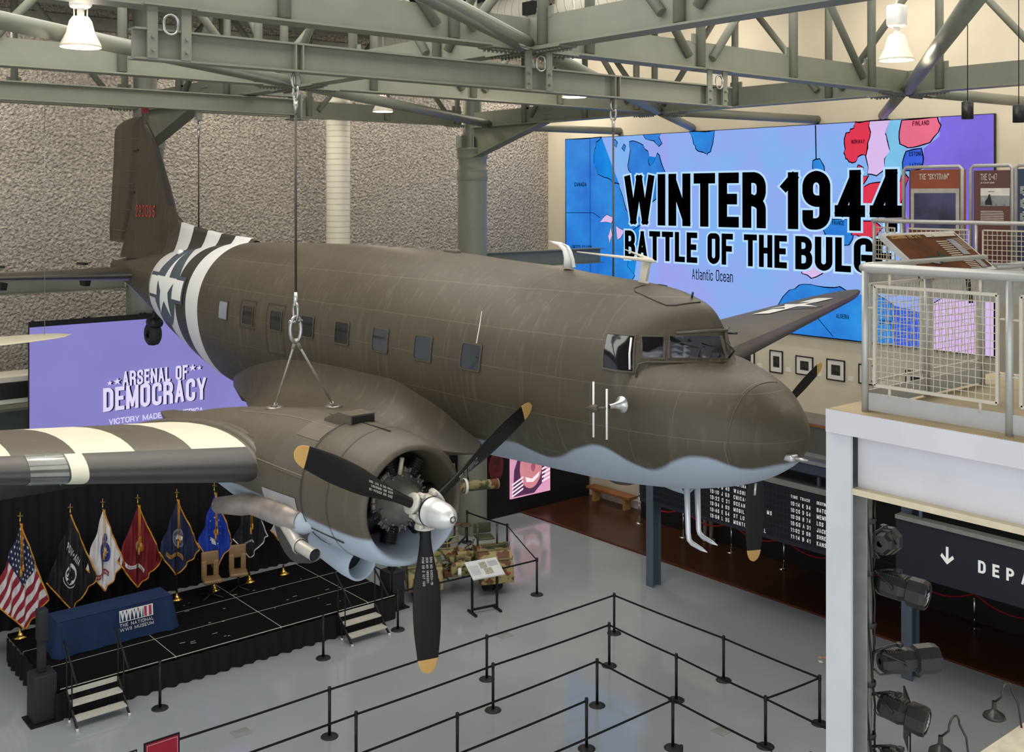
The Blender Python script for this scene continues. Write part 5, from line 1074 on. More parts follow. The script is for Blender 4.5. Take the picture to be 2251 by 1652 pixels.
for k in range(38):
    x, y, z = r9.uniform(-.6, .6), r9.uniform(-.45, .4), r9.uniform(.5, 1.25); d = V((r9.uniform(-.3, .3), r9.uniform(-.2, .2), r9.uniform(-.12, .25)))
    m.tube([L(x, y, z), V(L(x, y, z))+d*.6, V(L(x, y, z))+d+V((0, 0, -.06))], r9.uniform(.012, .035), 8)
m.build('linkage_rods', gk, GUN)
m = MB()
for k in range(16): m.rbox(L(r9.uniform(-.55, .55), r9.uniform(-.45, .3), r9.uniform(.6, 1.15)), (r9.uniform(.08, .22), r9.uniform(.08, .2), r9.uniform(.08, .2)), .025, 0, r9.uniform(0, 3))
m.build('brake_gear', gt, GUN)
MB().tube([L(-.05, -.62, .85), L(-.08, -.75, .72)], .05, 12).build('white_marker', insw, GUN)
MB().lathe([(.5, .7), (.5, .85), (.38, .9), (.33, 1.5), (.4, 1.55), (.4, 1.7), (.25, 1.75), (.25, 2.0)], L(-.35, 1.5, 0), n=28).build('gun_pedestal', gk, GUN)
m = MB().rbox(L(-.1, 1.45, 2.3), (.1, .5, 1.2), .02, 0, GA).rbox(L(-.65, 1.45, 2.25), (.1, .5, 1.0), .02, 0, GA).rbox(L(.15, 1.3, 2.1), (.06, .2, 1.0), .02, 0, GA); m.build('cradle_plate', cam_, GUN)
d = V((cos(R(-14)), sin(R(-14)), -.04)).normalized(); o = V((17.75, 24.7, 2.62))
m = MB().tube([o-d*.9, o, o+d*.55, o+d*.56, o+d*.75, o+d*.76, o+d*.95, o+d*.96, o+d*1.95], [.19, .19, .19, .215, .215, .185, .185, .15, .135], 24, caps=False); BRL = m.build('gun_barrel', cam_, GUN)
MB().tube([o+d*1.94, o+d*1.6], .065, 16, caps=True).build('muzzle_bore', blk, BRL); MB().lathe([(.15, -.02), (.15, .02)], o+d*1.95, d, 24).lathe([(.135, 0), (.075, 0)], o+d*1.95, d, 24).build('muzzle_rim', gt, BRL)
m = MB()
for k in (.6, .9): m.lathe([(.2, 0), (.222, .01), (.222, .07), (.2, .08)], o+d*k, d, 24)
m.build('white_band', insw, BRL)
o2 = V(L(-.5, .9, 1.95)); d2 = V((.85, -.3, -.35)).normalized(); MB().tube([o2-d2*.3, o2+d2*.35, o2+d2*.36, o2+d2*.6], [.13, .13, .155, .155], 20).build('recoil_cylinder', gk, GUN)
MB().lathe([(0, .12), (.1, .1), (.11, .02), (.11, -.06)], L(-.62, .8, 2.3), n=16).build('white_cap', insw, GUN)
m = MB().rbox(L(.1, 1.25, 2.95), (.3, .1, .5), .02, 0, GA); m.tube([L(.25, 1.2, 2.8), L(.55, 1.1, 3.05), L(.6, 1.1, 2.75)], .03, 8).build('sight_bracket', gk, GUN)
for x, y, z in ((.12, .75, 1.62), (.5, .95, 1.5)):
    m = MB().lathe([(0, .04), (.15, .04), (.17, .02), (.17, 0), (0, 0)], L(x, y, z), n=24); S_ = m.build('round_seat', M('gun_seat_brown', '#5b4a38', .5), GUN); MB().tube([L(x, y, z), L(x, y, z-.3), L(x-.2, y+.2, z-.6)], .03, 8).build('seat_post', gk, S_)
m = MB()
for z in (1.28, 1.42, 1.56): m.tube([L(-.3+.36*cos(a), .1+.3*sin(a), z) for a in [pi*1.0+pi*k/12 for k in range(13)]], .02, 6)
for a in (pi*1.05, pi*1.5, pi*1.95): m.tube([L(-.3+.36*cos(a), .1+.3*sin(a), 1.15), L(-.3+.36*cos(a), .1+.3*sin(a), 1.6)], .015, 6)
m.build('guard_hoop', gt, GUN); MB().lathe([(.36, 1.12), (.36, 1.27)], L(-.3, .1, 0), n=24, a0=pi+GA, a1=2*pi+GA).build('seat_apron', cam_, GUN)
m = MB().rbox(L(.85, .25, 1.36), (.5, .45, .05), .02, 0, GA).rbox(L(.85, .5, 1.55), (.5, .05, .3), .02, 0, GA)
for x in (.6, 1.15): m.tube([L(x, 0, 1.2), L(x, 0, 1.72)], .03, 8).lathe([(0, .05), (.04, .02), (.03, -.03)], L(x, 0, 1.75), n=10)
m.build('crew_seat', gk, GUN); m = MB().rbox(L(1.0, -.2, 1.25), (.7, .08, .06), .02, 0, GA)
for k in range(4): m.tube([L(1.25+.05*k, -.25, 1.1), L(1.28+.05*k, -.3, 1.36)], .012, 6)
m.build('tool_rack', gk, GUN)
# plaque on a stand in front of the gun
t = thing('plaque_stand', (17.5, 22.1, 0), 'tilted white information plaque on black legs in front of the gun', 'information stand')
u = V((.77, -.16, 0)).normalized(); n_ = V((-u.y, u.x, 0)); cq = V((17.5, 22.1, 0))
m = MB()
for s in (-.36, .36): p = cq+u*s; m.beam(p+V((0, 0, .04)), p+V((0, 0, 1.08)), .05, .05).beam(p-n_*.24+V((0, 0, .03)), p+n_*.24+V((0, 0, .03)), .06, .05)
m.beam(cq-u*.36+V((0, 0, .12)), cq+u*.36+V((0, 0, .12)), .05, .05); m.build('legs', blk, t)
tl = [cq+u*a+n_*b*.26+V((0, 0, 1.14+b*.14)) for a, b in ((-.46, -1), (.46, -1), (.46, 1), (-.46, 1))]; m = MB(); m.add(tl+[p-V((0, 0, .03)) for p in tl], [(0, 1, 2, 3), (7, 6, 5, 4), (0, 4, 5, 1), (1, 5, 6, 2), (2, 6, 7, 3), (3, 7, 4, 0)]); PP = m.build('panel', M('plaque_white', '#d9dcdc', .4, 0, .05, 5), t)
pq = lambda x, y: tl[0]+(tl[1]-tl[0])*x+(tl[3]-tl[0])*y+V((0, -.002, .004)); m = MB()
for a, b, c, d in ((.38, .6, .5, .85), (.45, .7, .15, .48)): decal(m, [(a, c), (b, c), (b, d), (a, d)], pq, 9)
m.build('plaque_pictures', M('plaque_print', '#a9a58f', .6, 0, .5, 30), PP); m = MB()
for k in range(8): m.add([pq(.05, .2+.07*k), pq(.33, .2+.07*k), pq(.33, .22+.07*k), pq(.05, .22+.07*k)], [(0, 1, 2, 3)]); m.add([pq(.65, .55+.04*k), pq(.95, .55+.04*k), pq(.95, .565+.04*k), pq(.65, .565+.04*k)], [(0, 1, 2, 3)])
m.build('plaque_text', M('plaque_text_grey', '#a2a6aa', .6), PP)
# white boat bow and hanging wing tip at the left edge
m = MB(); G = []
for k in range(9):
    z = 1.0+.9*k/8; f = .35+.65*(k/8)**.5; G.append([(4.4+(1.35*f)*cos(a), 25.2+.8*f*sin(a), z) for a in [-pi/2+pi*j/16 for j in range(17)]])
m.grid(G); m.f.append(list(range(8*17, 9*17))); m.m.append(0); m.sm.append(False)
for j in (4, 8): m.lathe([(.03, 0), (.03, .1), (.05, .12), (0, .13)], (4.9+.1*j/2, 24.8+.1*j, 1.9), n=10)
solo(m, 'boat_bow', M('boat_pale_paint', '#d5d2c6', .5, 0, .05, 5), 'rounded pale boat bow poking in at the left edge beside the American flag', 'boat')
m = MB(); G = []
for k in range(9):
    q = k/8; x = 5.6+1.9*q; w_ = .65*sqrt(max(0, 1-q**2.2))+.01; G.append([(x, 23.5+w_*cos(a), 7.86+.04*q+.05*w_*sin(a)*(1.6 if sin(a) > 0 else 1)) for a in [2*pi*j/16 for j in range(16)]])
m.grid(G, close_v=True); t = thing('hanging_wing_tip', (6.5, 23.5, 7.8), 'cream wing tip of another hanging aircraft at the left edge, above the banner corner', 'aircraft wing'); m.build('wing', M('cream_wing_paint', '#e6ddc2', .5, 0, .04, 4), t); MB().tube([(6.95, 23.5, 7.9), (6.95, 23.5, 12.7)], .006, 6).build('hanging_wire', galv, t)
# ---------------------------------------------------------------- station gallery along the map wall
bst = M('blue_grey_steel', '#5f6b78', .45, .2, .08, 3); dkb = M('dark_board_blue', '#20242e', .5, 0, .06, 4); silv = M('silver_trim', '#a3a39c', .35, .5, .1, 6)
struct(MB().bx(22.0, 27.3, -2, 21.0, 4.2, 4.42).bx(21.96, 22.0, -2, 21.0, 4.2, 4.42, 1).bx(22.2, 27.2, -2, 20.9, 4.1, 4.2, 2), 'floor_gallery', [M('gallery_deck', '#7b786e', .6), M('deep_blue_fascia', '#3a4252', .5), blk2])
t = thing('gallery_railing', (22, 10, 4.42), 'low gallery railing with wood cap and grey panels behind the airplane nose', 'railing')
MB().bx(21.97, 22.05, -2, 20.95, 5.34, 5.4).build('wood_cap', M('orange_oak', '#96592c', .4, 0, .2, 5, stretch=(1, .2, 1)), t); MB().bx(22.0, 22.02, -2, 20.9, 4.7, 5.34).build('panel', M('smoked_glass_panel', '#5d5b54', .2, 0, .1, 2), t)
m = MB().bx(21.93, 22.0, -2, 20.95, 4.62, 4.68).bx(21.93, 22.0, -2, 20.95, 4.44, 4.5)
for k in range(12): m.bx(21.98, 22.04, -1.5+k*2, -1.46+k*2, 4.42, 5.34)
m.build('rails', silv, t)
def hpost(x, y, z1, label):
    m = MB()
    for s in (-.15, .15): m.bx(x+s-.012, x+s+.012, y-.13, y+.13, 0, z1)
    m.bx(x-.15, x+.15, y-.01, y+.01, 0, z1); solo(m, 'steel_post', bst, label, 'post', 'blue-grey steel posts under the gallery')
hpost(22.3, 20.6, 4.1, 'blue-grey steel post in front of the wood platform below the airplane nose'); hpost(22.45, 12.95, 4.1, 'blue-grey steel post beside the DEPARTURES sign behind the stage lights')
# departure board
BO = thing('train_board', (22.2, 18, 2.3), 'long dark train departure board with white times and destinations below the gallery', 'board'); xb = 22.15
m = MB().bx(xb, xb+.25, 14.6, 21.0, 2.3, 3.69); m.build('case', dkb, BO); MB().bx(xb-.05, xb+.28, 14.6, 17.2, 3.72, 3.86).build('lamp_strip', silv, BO)
for y in (15.2, 17.5, 20.2): MB().bx(xb+.1, xb+.16, y, y+.06, 3.69, 4.12).build('hanger', bst, BO)
m = MB()
for r_ in range(8):
    for k in range(58): y = 20.9-k*.105; m.bx(xb-.008, xb, y-.08, y, 2.4+r_*.16, 2.52+r_*.16)
m.build('flap_cells', M('flap_cell_dark', '#171a21', .4), BO); wt = screen('board_white', '#f2f0ea', .75, .02, 3)
m = MB(); X_ = xb-.014
def wl(s, y, z, h=.1, w=.5, gap=.3, fit=None): text(m, s, (X_, y, z), (0, -1, 0), (0, 0, 1), h, w, .15, gap, fit=fit)
rowsL = [('12:58 B 40', 'WASHINGTON'), ('13:10 J 53', 'CHICAGO'), ('13:22 C 21', 'OCEAN SPRINGS MS'), ('13:34 A 03', 'MOBILE'), ('13:46 E 54', 'ST LOUIS'), ('13:58 L 35', 'MONTGOMERY AL')]
for k, (a, b) in enumerate(rowsL): wl(a, 18.45, 3.22-.16*k, fit=.63); wl(b, 17.68, 3.22-.16*k)
wl('DESTINATION', 17.68, 3.4, .08)
for k, (a, b) in enumerate((('10:14 K 34', 'BATON ROUGE'), ('10:26 D 54', 'MEMPHIS'), ('10:38 H 74', 'LOS ANGELES'), ('10:50 A 31', 'JACKSON'), ('11:02 S 08', 'SHREVEPORT'), ('11:14 B 41', 'KANSAS CITY'))): wl(a, 15.93, 3.28-.16*k, fit=.56); wl(b, 15.19, 3.28-.16*k, .1, .5, .2)
wl('TIME', 15.93, 3.46, .075); wl('TRACK', 15.66, 3.46, .075); wl('DESTINATION', 15.19, 3.46, .075, .5, .15)
m.build('lettering', wt, BO)
DS = thing('departures_sign', (21.9, 11, 2.5), 'dark hanging sign with a down arrow reading DEPARTURES at the right edge', 'sign'); MB().bx(21.9, 22.05, 8.4, 12.98, 2.5, 3.69).build('panel', dkb, DS)
MB().bx(21.86, 22.1, 8.4, 12.98, 3.69, 3.78).build('top_trim', silv, DS); m = MB().bx(21.95, 22.0, 12.4, 12.46, 3.78, 4.12).bx(21.95, 22.0, 9, 9.06, 3.78, 4.12); m.build('hanger', bst, DS)
m = MB(); text(m, 'DEPARTURES', (21.89, 11.1, 2.98), (0, -1, 0), (0, 0, 1), .26, .62, .2, .55); m.build('lettering', wt, DS)
m = MB(); ya, za = 11.78, 3.16; m.bx(21.885, 21.9, ya-.025, ya+.025, za-.12, za+.18); pf_ = lambda y, z, d: (21.885+d, y, z)
for s in (-1, 1): m.prism([(ya, za-.19), (ya, za-.1), (ya+s*.12, za+.02), (ya+s*.15, za-.04)], pf_, .015)
m.build('down_arrow', wt, DS)
struct(MB().bx(26.55, 27.2, -2, 25.1, .05, 4.1).bx(26.53, 26.55, -2, 25.1, .9, .96, 1).bx(26.53, 26.55, -2, 25.1, 2.9, 2.96, 1), 'wall_front', [M('dark_train_green', '#1b1917', .5, 0, .2, 2), M('train_trim', '#33231a', .5)])
# rope barrier
chrome = M('chrome_post', '#d9d6cf', .12, 1, .05, 8); rrope = M('red_velvet_rope', '#a01422', .7, 0, .15, 30); yy = [24.75, 22.84, 20.93, 19.02, 17.12, 15.22, 13.33, 11.4]
lbs = ['at the far end beside the bench', 'left of the airplane antenna masts', 'right of the airplane antenna masts', 'between the far propeller tip and the board', 'hidden mostly behind the board end', 'behind the pale column', 'below the down arrow sign', 'at the right edge behind the sign']
for k, y in enumerate(yy):
    x = 26.1; t = thing('rope_post', (x, y, .045), 'chrome rope post '+lbs[k], 'barrier post', 'chrome rope posts on the plank floor')
    MB().lathe([(0, .04), (.05, .035), (.14, .015), (.15, 0)], (x, y, .045), n=24).build('base', chrome, t); MB().tube([(x, y, .07), (x, y, .98)], .024, 12).lathe([(0, 1.02), (.035, 1.0), (.035, .95), (.024, .93)], (x, y, .0), n=14).build('pole', chrome, t)
    if k < len(yy)-1: MB().tube([(x, y-1.9*q/14, .93-.28*(1-(2*q/14-1)**2)) for q in range(15)], .022, 8).build('rope', rrope, t)
    m = MB()
    for s in (-1, 1): m.tube([(x, y, .93), (x, y+s*.09, .88)], .02, 8)
    m.build('rope_hooks', chrome, t)
oak = M('bench_oak', '#9a6236', .45, 0, .2, 4, stretch=(4, .4, 1)); t = thing('wood_bench', (26.85, 26.8, .045), 'plain wooden bench against the white wall below the airplane belly', 'bench')
MB().rbox((26.85, 26.8, .5), (.42, 2.1, .1), .015).build('seat', oak, t)
for y in (26.05, 27.55): MB().bx(26.7, 27.0, y-.05, y+.05, .045, .45).build('leg', M('bench_leg_oak', '#b98a52', .5, 0, .15, 4), t)
# dark booth with a lit portrait panel
BT = thing('video_booth', (24.6, 29, 0), 'black booth with a lit pink smiling-face panel, below the airplane belly', 'display')
MB().bx(22.2, 27.18, 28.25, 30, 0.05, 3.4).build('booth', M('booth_black', '#070506', .7), BT); SP = MB().bx(23.45, 25.25, 28.2, 28.25, .55, 2.35).build('panel', screen('portrait_pink', '#e7a3c4', .9, .15, 1.2), BT)
def fq(o): return lambda x, z: (x, 28.195-o, z)
fc = screen('portrait_skin', '#d98a92', .9, .1, 2); fd = screen('portrait_plum', '#5a3058', .8, .2, 2); fl = screen('portrait_light', '#ffe9f0', 1, .03, 2); fdk = screen('portrait_shade', '#b05a78', .8, .1, 3)
m = MB(); decal(m, [(23.55, .6), (23.6, 1.5), (23.9, 2.2), (24.6, 2.34), (25.0, 2.2), (25.1, 1.5), (24.9, .9), (24.5, .6)], fq(.003), 9); m.build('hair', fd, SP)
m = MB(); decal(m, disc((24.35, 1.5), .5, 28, .72), fq(.006), 9); m.build('face', fc, SP)
m = MB(); decal(m, [(24.1, 1.2), (24.4, 1.1), (24.75, 1.3), (24.7, 1.14), (24.45, .98), (24.15, 1.02)], fq(.009), 9); m.build('smile', fl, SP)
m = MB(); decal(m, disc((24.45, 1.5), .1, 14, .16), fq(.009), 9); decal(m, disc((24.15, 1.75), .12, 14, .05), fq(.009), 9); decal(m, disc((24.65, 1.8), .12, 14, .05), fq(.009), 9); m.build('features', fdk, SP)
m = MB()
for k in range(4): decal(m, [(23.5, .6+.13*k), (24.0, .8+.13*k), (24.0, .86+.13*k), (23.5, .66+.13*k)], fq(.012), 9); decal(m, [(24.85, .9+.14*k), (25.22, 1.0+.14*k), (25.22, 1.07+.14*k), (24.85, .97+.14*k)], fq(.012), 9)
m.build('stripes', fl, SP)
m = MB(); decal(m, disc((22.85, 1.75), .32, 20, .5), fq(-.04), 9); m.build('dim_portrait', screen('dim_red_portrait', '#4a1518', .6, .5, 5), BT)
# ---------------------------------------------------------------- far upper balcony with exhibit panels
conw = M('white_concrete', '#cbc9cb', .6, 0, .05, 2, .02, 20); rail = M('rail_silver_paint', '#b0afa9', .35, .35, .06, 6); cwire = M('cream_mesh_paint', '#bdb4a1', .5, 0, .04, 10)
def bal(poly, z0, z1, name, mats): m = MB(); m.prism(poly, lambda x, y, d: (x, y, z0+d), z1-z0); return struct(m, name, mats)
cv = [(21.9, -2), (21.9, 13.0)]+[(23.1-1.2*cos(a), 13.0+1.2*sin(a)) for a in [pi/2*k/8 for k in range(1, 9)]]+[(26.6, 14.2), (26.6, -2)]
bal(cv, 8.62, 9.2, 'floor_balcony', M('balcony_grey', '#8d8c86', .6))
def mesh_panel(parent, a, b, z0, z1, step=.075, r=.0055, fr_=.024, out=(0, 0, 0)):
    a, b = V(a), V(b); d = b-a; L_ = d.length; u = d/L_; m = MB()
    for p, q in (((0, z0), (L_, z0)), ((L_, z0), (L_, z1)), ((L_, z1), (0, z1)), ((0, z1), (0, z0))): m.beam(a+u*p[0]+V((0, 0, p[1])), a+u*q[0]+V((0, 0, q[1])), fr_, fr_)
    F = m.build('mesh_frame', cwire, parent); m = MB(); n = int(L_/step)
    w = V((-u.y, u.x, 0))
    for k in range(1, n): m.tube([a+u*L_*k/n+w*(.004*(-1)**(j+k))+V((0, 0, z0+(z1-z0)*j/8)) for j in range(9)], r, 5, caps=False)
    n2 = int((z1-z0)/step)
    for k in range(1, n2): m.tube([a+u*L_*j/8+w*(-.004*(-1)**(j+k))+V((0, 0, z0+(z1-z0)*k/n2)) for j in range(9)], r, 5, caps=False)
    m.build('wire_mesh', cwire, F)
t = thing('balcony_railing', (22, 10, 9.2), 'far curved balcony railing with wire mesh in front of the exhibit panels', 'railing')
top = [(22.0, -2, 10.25), (22.0, 13.0, 10.25)]+[(23.1-1.1*cos(a), 13.0+1.1*sin(a), 10.25) for a in [pi/2*k/8 for k in range(1, 9)]]+[(26.5, 14.1, 10.25)]
MB().tube(top, .045, 12).build('top_rail', rail, t)
for y in (12.9, 11.2, 9.5, 7.8, 6.1): MB().tube([(22.0, y, 9.2), (22.0, y, 10.25)], .035, 10).build('post', rail, t)
for x, y in ((22.35, 13.8), (23.4, 14.1), (25, 14.1)): MB().tube([(x, y, 9.2), (x, y, 10.25)], .03, 10).build('post', rail, t)
for y0, y1 in ((11.35, 12.75), (9.65, 11.05), (7.95, 9.35)): mesh_panel(t, (22.0, y1, 0), (22.0, y0, 0), 9.38, 10.1, .1, .008, .03)
mesh_panel(t, (22.42, 13.86, 0), (22.05, 13.1, 0), 9.38, 10.1, .1, .008, .03); MB().bx(21.96, 21.98, -2, 13, 9.2, 9.34).build('kick_plate', rail, t)
rust = M('panel_rust', '#8a4322', .5, 0, .06, 3); brn = M('panel_brown', '#5c3832', .5, 0, .06, 3); nvp = M('panel_navy', '#2a3a55', .5, 0, .1, 3); gry = M('panel_print_grey', '#8b8c8c', .6, 0, .5, 6); pwh = M('panel_text_white', '#d9d2c8', .6)
def frame_pipe(t, y0, y1, x=22.6):
    MB().tube([(x, y0, 9.2), (x, y0, 11.4), (x, y0-.06, 11.46), (x, y1+.06, 11.46), (x, y1, 11.4), (x, y1, 9.2)], .04, 12).build('pipe_frame', rail, t)
t = thing('exhibit_panel', (22.6, 12.5, 9.2), 'rust-coloured exhibit panel titled THE SKYTRAIN with a dim video screen', 'exhibit panel', 'exhibit panels on the far balcony'); frame_pipe(t, 13.2, 11.82)
MB().bx(22.62, 22.85, 11.86, 13.05, 9.4, 11.4).build('panel', rust, t); MB().bx(22.7, 22.95, 13.05, 13.12, 9.4, 11.4).build('side', nvp, t)
SF = MB().bx(22.59, 22.62, 11.88, 13.02, 10.05, 10.98).build('screen_frame', M('screen_frame_silver', '#a8a49b', .4), t); MB().bx(22.585, 22.59, 11.96, 12.94, 10.1, 10.88).build('screen', screen('dim_video', '#4c4c74', .55, .7, 1.2), SF)
m = MB(); text(m, 'THE "SKYTRAIN"', (22.6, 12.82, 11.18), (0, -1, 0), (0, 0, 1), .13, .6, .14, .16, fit=.7); m.build('title', pwh, t)
t = thing('exhibit_panel', (22.6, 11.2, 9.2), 'brown exhibit panel titled THE C-47 with a soldier photograph', 'exhibit panel', 'exhibit panels on the far balcony'); frame_pipe(t, 11.62, 10.72)
MB().bx(22.6, 22.64, 10.76, 11.56, 9.4, 11.36).build('panel', brn, t); m = MB(); text(m, 'THE C-47', (22.59, 11.4, 11.15), (0, -1, 0), (0, 0, 1), .14, .6, .13, .14, fit=.36); text(m, 'AN AVIATION LEGEND', (22.59, 11.4, 11.08), (0, -1, 0), (0, 0, 1), .035, .7, .2, .2, fit=.3)
for k in range(8): m.bx(22.59, 22.594, 10.9 if k else 10.92, 11.4, 10.48-.036*k, 10.492-.036*k)
m.build('title', pwh, t); PH = MB().bx(22.592, 22.6, 10.77, 11.4, 10.6, 10.98).build('photograph', gry, t); MB().bx(22.588, 22.592, 10.77, 11.4, 10.82, 10.98).build('sky', pwh, PH); m = MB(); fs_ = lambda y, z: (22.585, y, z)
decal(m, [(11.3, 10.62), (11.3, 10.7), (11.24, 10.78), (11.22, 10.85), (11.19, 10.85), (11.17, 10.76), (11.14, 10.62)], fs_, 9); decal(m, [(11.24, 10.9), (11.1, 10.905), (11.1, 10.915), (11.24, 10.91)], fs_, 9); m.build('soldier', blk2, PH)
t = thing('exhibit_panel', (22.6, 10, 9.2), 'navy exhibit panel with small pictures at the right picture edge', 'exhibit panel', 'exhibit panels on the far balcony'); frame_pipe(t, 10.64, 9.5); MB().bx(22.6, 22.64, 9.55, 10.6, 9.4, 11.38).build('panel', nvp, t); m = MB()
for k in range(3): m.bx(22.59, 22.6, 10.1, 10.55, 10.3+.28*k, 10.46+.28*k)
m.build('photograph', gry, t); m = MB()
for k in range(9): m.bx(22.59, 22.596, 10.2, 10.5, 10.2+.09*k, 10.22+.09*k)
m.build('text_lines', pwh, t)
# ---------------------------------------------------------------- near balcony corner
dk = [(7.05, -2.5), (7.05, 4.76), (9.75, 4.76), (9.75, -2.5)]
m = MB(); m.prism(dk, lambda x, y, d: (x, y, 9.03+d), .17); m.bx(7.2, 9.6, -2.5, 4.58, 8.62, 9.03).bx(7.12, 7.24, -2.5, 4.58, 8.58, 8.625, 1); struct(m, 'floor_near_balcony', [conw, M('raw_edge_cream', '#cfc2a4', .7, 0, .1, 8)])
struct(MB().bx(7.06, 9.7, -2.5, 4.75, 9.2, 9.204), 'trim_3', M('worn_cream_deck', '#ab9975', .7, 0, .15, 3))
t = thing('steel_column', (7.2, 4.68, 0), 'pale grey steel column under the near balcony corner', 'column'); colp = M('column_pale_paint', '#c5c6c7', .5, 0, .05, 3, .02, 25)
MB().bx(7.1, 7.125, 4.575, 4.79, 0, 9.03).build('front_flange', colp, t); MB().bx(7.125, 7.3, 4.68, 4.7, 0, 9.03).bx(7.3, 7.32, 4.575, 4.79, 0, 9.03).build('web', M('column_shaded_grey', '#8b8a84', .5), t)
m = MB()
for z in (8.2, 7.1, 6.0): m.lathe([(0, .03), (.015, .025), (.018, 0)], (7.2, 4.68, z), (0, -1, 0), 10)
m.build('bolts', steel2, t)
RL = thing('near_railing', (7.17, 4.5, 9.2), 'silver pipe railing with cream wire mesh on the near balcony at right', 'railing')
MB().tube([(7.17, -2.5, 10.27), (7.17, 4.47, 10.27), (7.185, 4.52, 10.27), (7.25, 4.535, 10.27), (9.05, 4.535, 10.27)], .037, 14).build('top_rail', rail, RL)
for x, y in ((7.17, 4.5), (7.17, 3.42), (7.17, 2.3), (8.1, 4.53), (9.0, 4.53)): MB().tube([(x, y, 9.2), (x, y, 10.25)], .026, 12).build('post', rail, RL)
for y0, y1 in ((3.5, 4.42), (2.38, 3.34)):
    mesh_panel(RL, (7.17, y1, 0), (7.17, y0, 0), 9.41, 10.14, .05, .0028, .022); m = MB()
    for y in (y0+.12, y1-.12): m.tube([(7.17, y, 10.14), (7.17, y, 10.25)], .011, 8).tube([(7.17, y, 9.41), (7.17, y, 9.33)], .011, 8)
    for z in (9.6, 9.98): m.tube([(7.17, y0, z), (7.17, y0-.08, z)], .009, 8).tube([(7.17, y1, z), (7.17, y1+.08, z)], .009, 8)
    m.build('panel_pin', cwire, RL)
for x0, x1 in ((7.28, 8.02), (8.18, 8.92)): mesh_panel(RL, (x0, 4.53, 0), (x1, 4.53, 0), 9.41, 10.14, .05, .0028, .022)
MB().bx(7.165, 7.175, -2.5, 4.47, 9.22, 9.35).bx(7.2, 9.0, 4.525, 4.535, 9.22, 9.35).build('kick_plate', rail, RL)
# stair going down behind
ST2 = thing('stair_flight', (10.5, 4.1, 7), 'grey stair flight with pipe rails behind the near balcony', 'stairs'); m = MB()
for y in (3.3, 4.45): m.beam((9.75, y, 9.1), (15.2, y, 5.4), .04, .28)
m.build('stringer', rail, ST2); m = MB()
for k in range(18): m.box((9.95+k*.3, 3.87, 9.02-k*.2), (.3, 1.12, .03))
m.build('tread', M('stair_tread', '#8e897c', .6), ST2); m = MB()
for y in (3.3, 4.45):
    m.tube([(9.05, y, 10.2), (9.6, y, 10.2), (15.2, y, 6.4)], .03, 10).tube([(9.7, y, 9.65), (15.2, y, 5.95)], .02, 8)
m.build('hand_rail', rail, ST2); m = MB()
for k in range(5):
    x = 9.75+k*1.25
    for y in (3.3, 4.45): m.tube([(x, y, 9.1-(x-9.75)*.68), (x, y, 10.1-(x-9.75)*.68)], .022, 8)
m.build('baluster', rail, ST2)
# tilted sign DESIGNING THE C-47
SG = thing('reader_panel', (8.5, 4.6, 10.2), 'tilted brown information panel titled DESIGNING THE C-47 on the near railing', 'information panel')
c4 = [V((7.84, 4.40, 10.19)), V((9.0, 4.40, 10.19)), V((9.06, 4.82, 10.50)), V((7.9, 4.82, 10.50))]; nn_ = (c4[1]-c4[0]).cross(c4[3]-c4[0]).normalized()
def slab(name, ins, off, th, mat, par):
    f = lambda x, y: c4[0]+(c4[1]-c4[0])*x+(c4[3]-c4[0])*y+nn_*off; q = [f(a, b) for a, b in ((ins, ins*2.4), (1-ins, ins*2.4), (1-ins, 1-ins*2.4), (ins, 1-ins*2.4))]; m = MB(); m.add(q+[p-nn_*th for p in q], [(0, 1, 2, 3), (7, 6, 5, 4), (0, 4, 5, 1), (1, 5, 6, 2), (2, 6, 7, 3), (3, 7, 4, 0)]); return m.build(name, mat, par)
slab('frame', 0, 0, .04, M('sign_frame_silver', '#b5b4ae', .4, .3), SG); SPN = slab('panel', .03, .005, .004, M('sign_brown', '#6b4126', .9, 0, .35, 4, spec=.1), SG)
def sq(o): return lambda x, y: c4[0]+(c4[1]-c4[0])*x+(c4[3]-c4[0])*y+nn_*o
m = MB(); W_ = 1.16; H_ = .52
text(m, 'DESIGNING THE C-47', (0, 0, 0), (1, 0, 0), (0, 1, 0), .055, .6, .16, .16, fit=.46, proj=lambda x, y: sq(.009)(.06+x/W_, .84+y/H_)); m.build('title', M('sign_title_tan', '#d3a867', .9, spec=.1), SPN)
m = MB(); decal(m, [(.52, .85), (.6, .85), (.6, .93), (.52, .93)], sq(.009), 9); decal(m, star_pts((.6, .89), .07, rot=pi), lambda x, y: sq(.012)(.605+(x-.6)*.45, y), 9); decal(m, [(.63, .85), (.94, .85), (.94, .93), (.63, .93)], sq(.009), 9)
for k in range(9): decal(m, [(.58, .72-.05*k), (.74, .72-.05*k), (.74, .74-.05*k), (.58, .74-.05*k)], sq(.009), 9); decal(m, [(.86, .78-.035*k), (.95, .78-.035*k), (.95, .79-.035*k), (.86, .79-.035*k)], sq(.009), 9)
for k in range(5): decal(m, [(.66, .22-.04*k), (.8, .22-.04*k), (.8, .235-.04*k), (.66, .235-.04*k)], sq(.009), 9)
m.build('sign_text', M('sign_text_cream', '#dccfb4', .9, spec=.1), SPN); m = MB(); decal(m, [(.76, .38), (.86, .38), (.85, .78), (.75, .78)], sq(.009), 9); decal(m, [(.82, .06), (.9, .06), (.9, .24), (.82, .24)], sq(.009), 9); m.build('sign_photograph', gry, SPN)
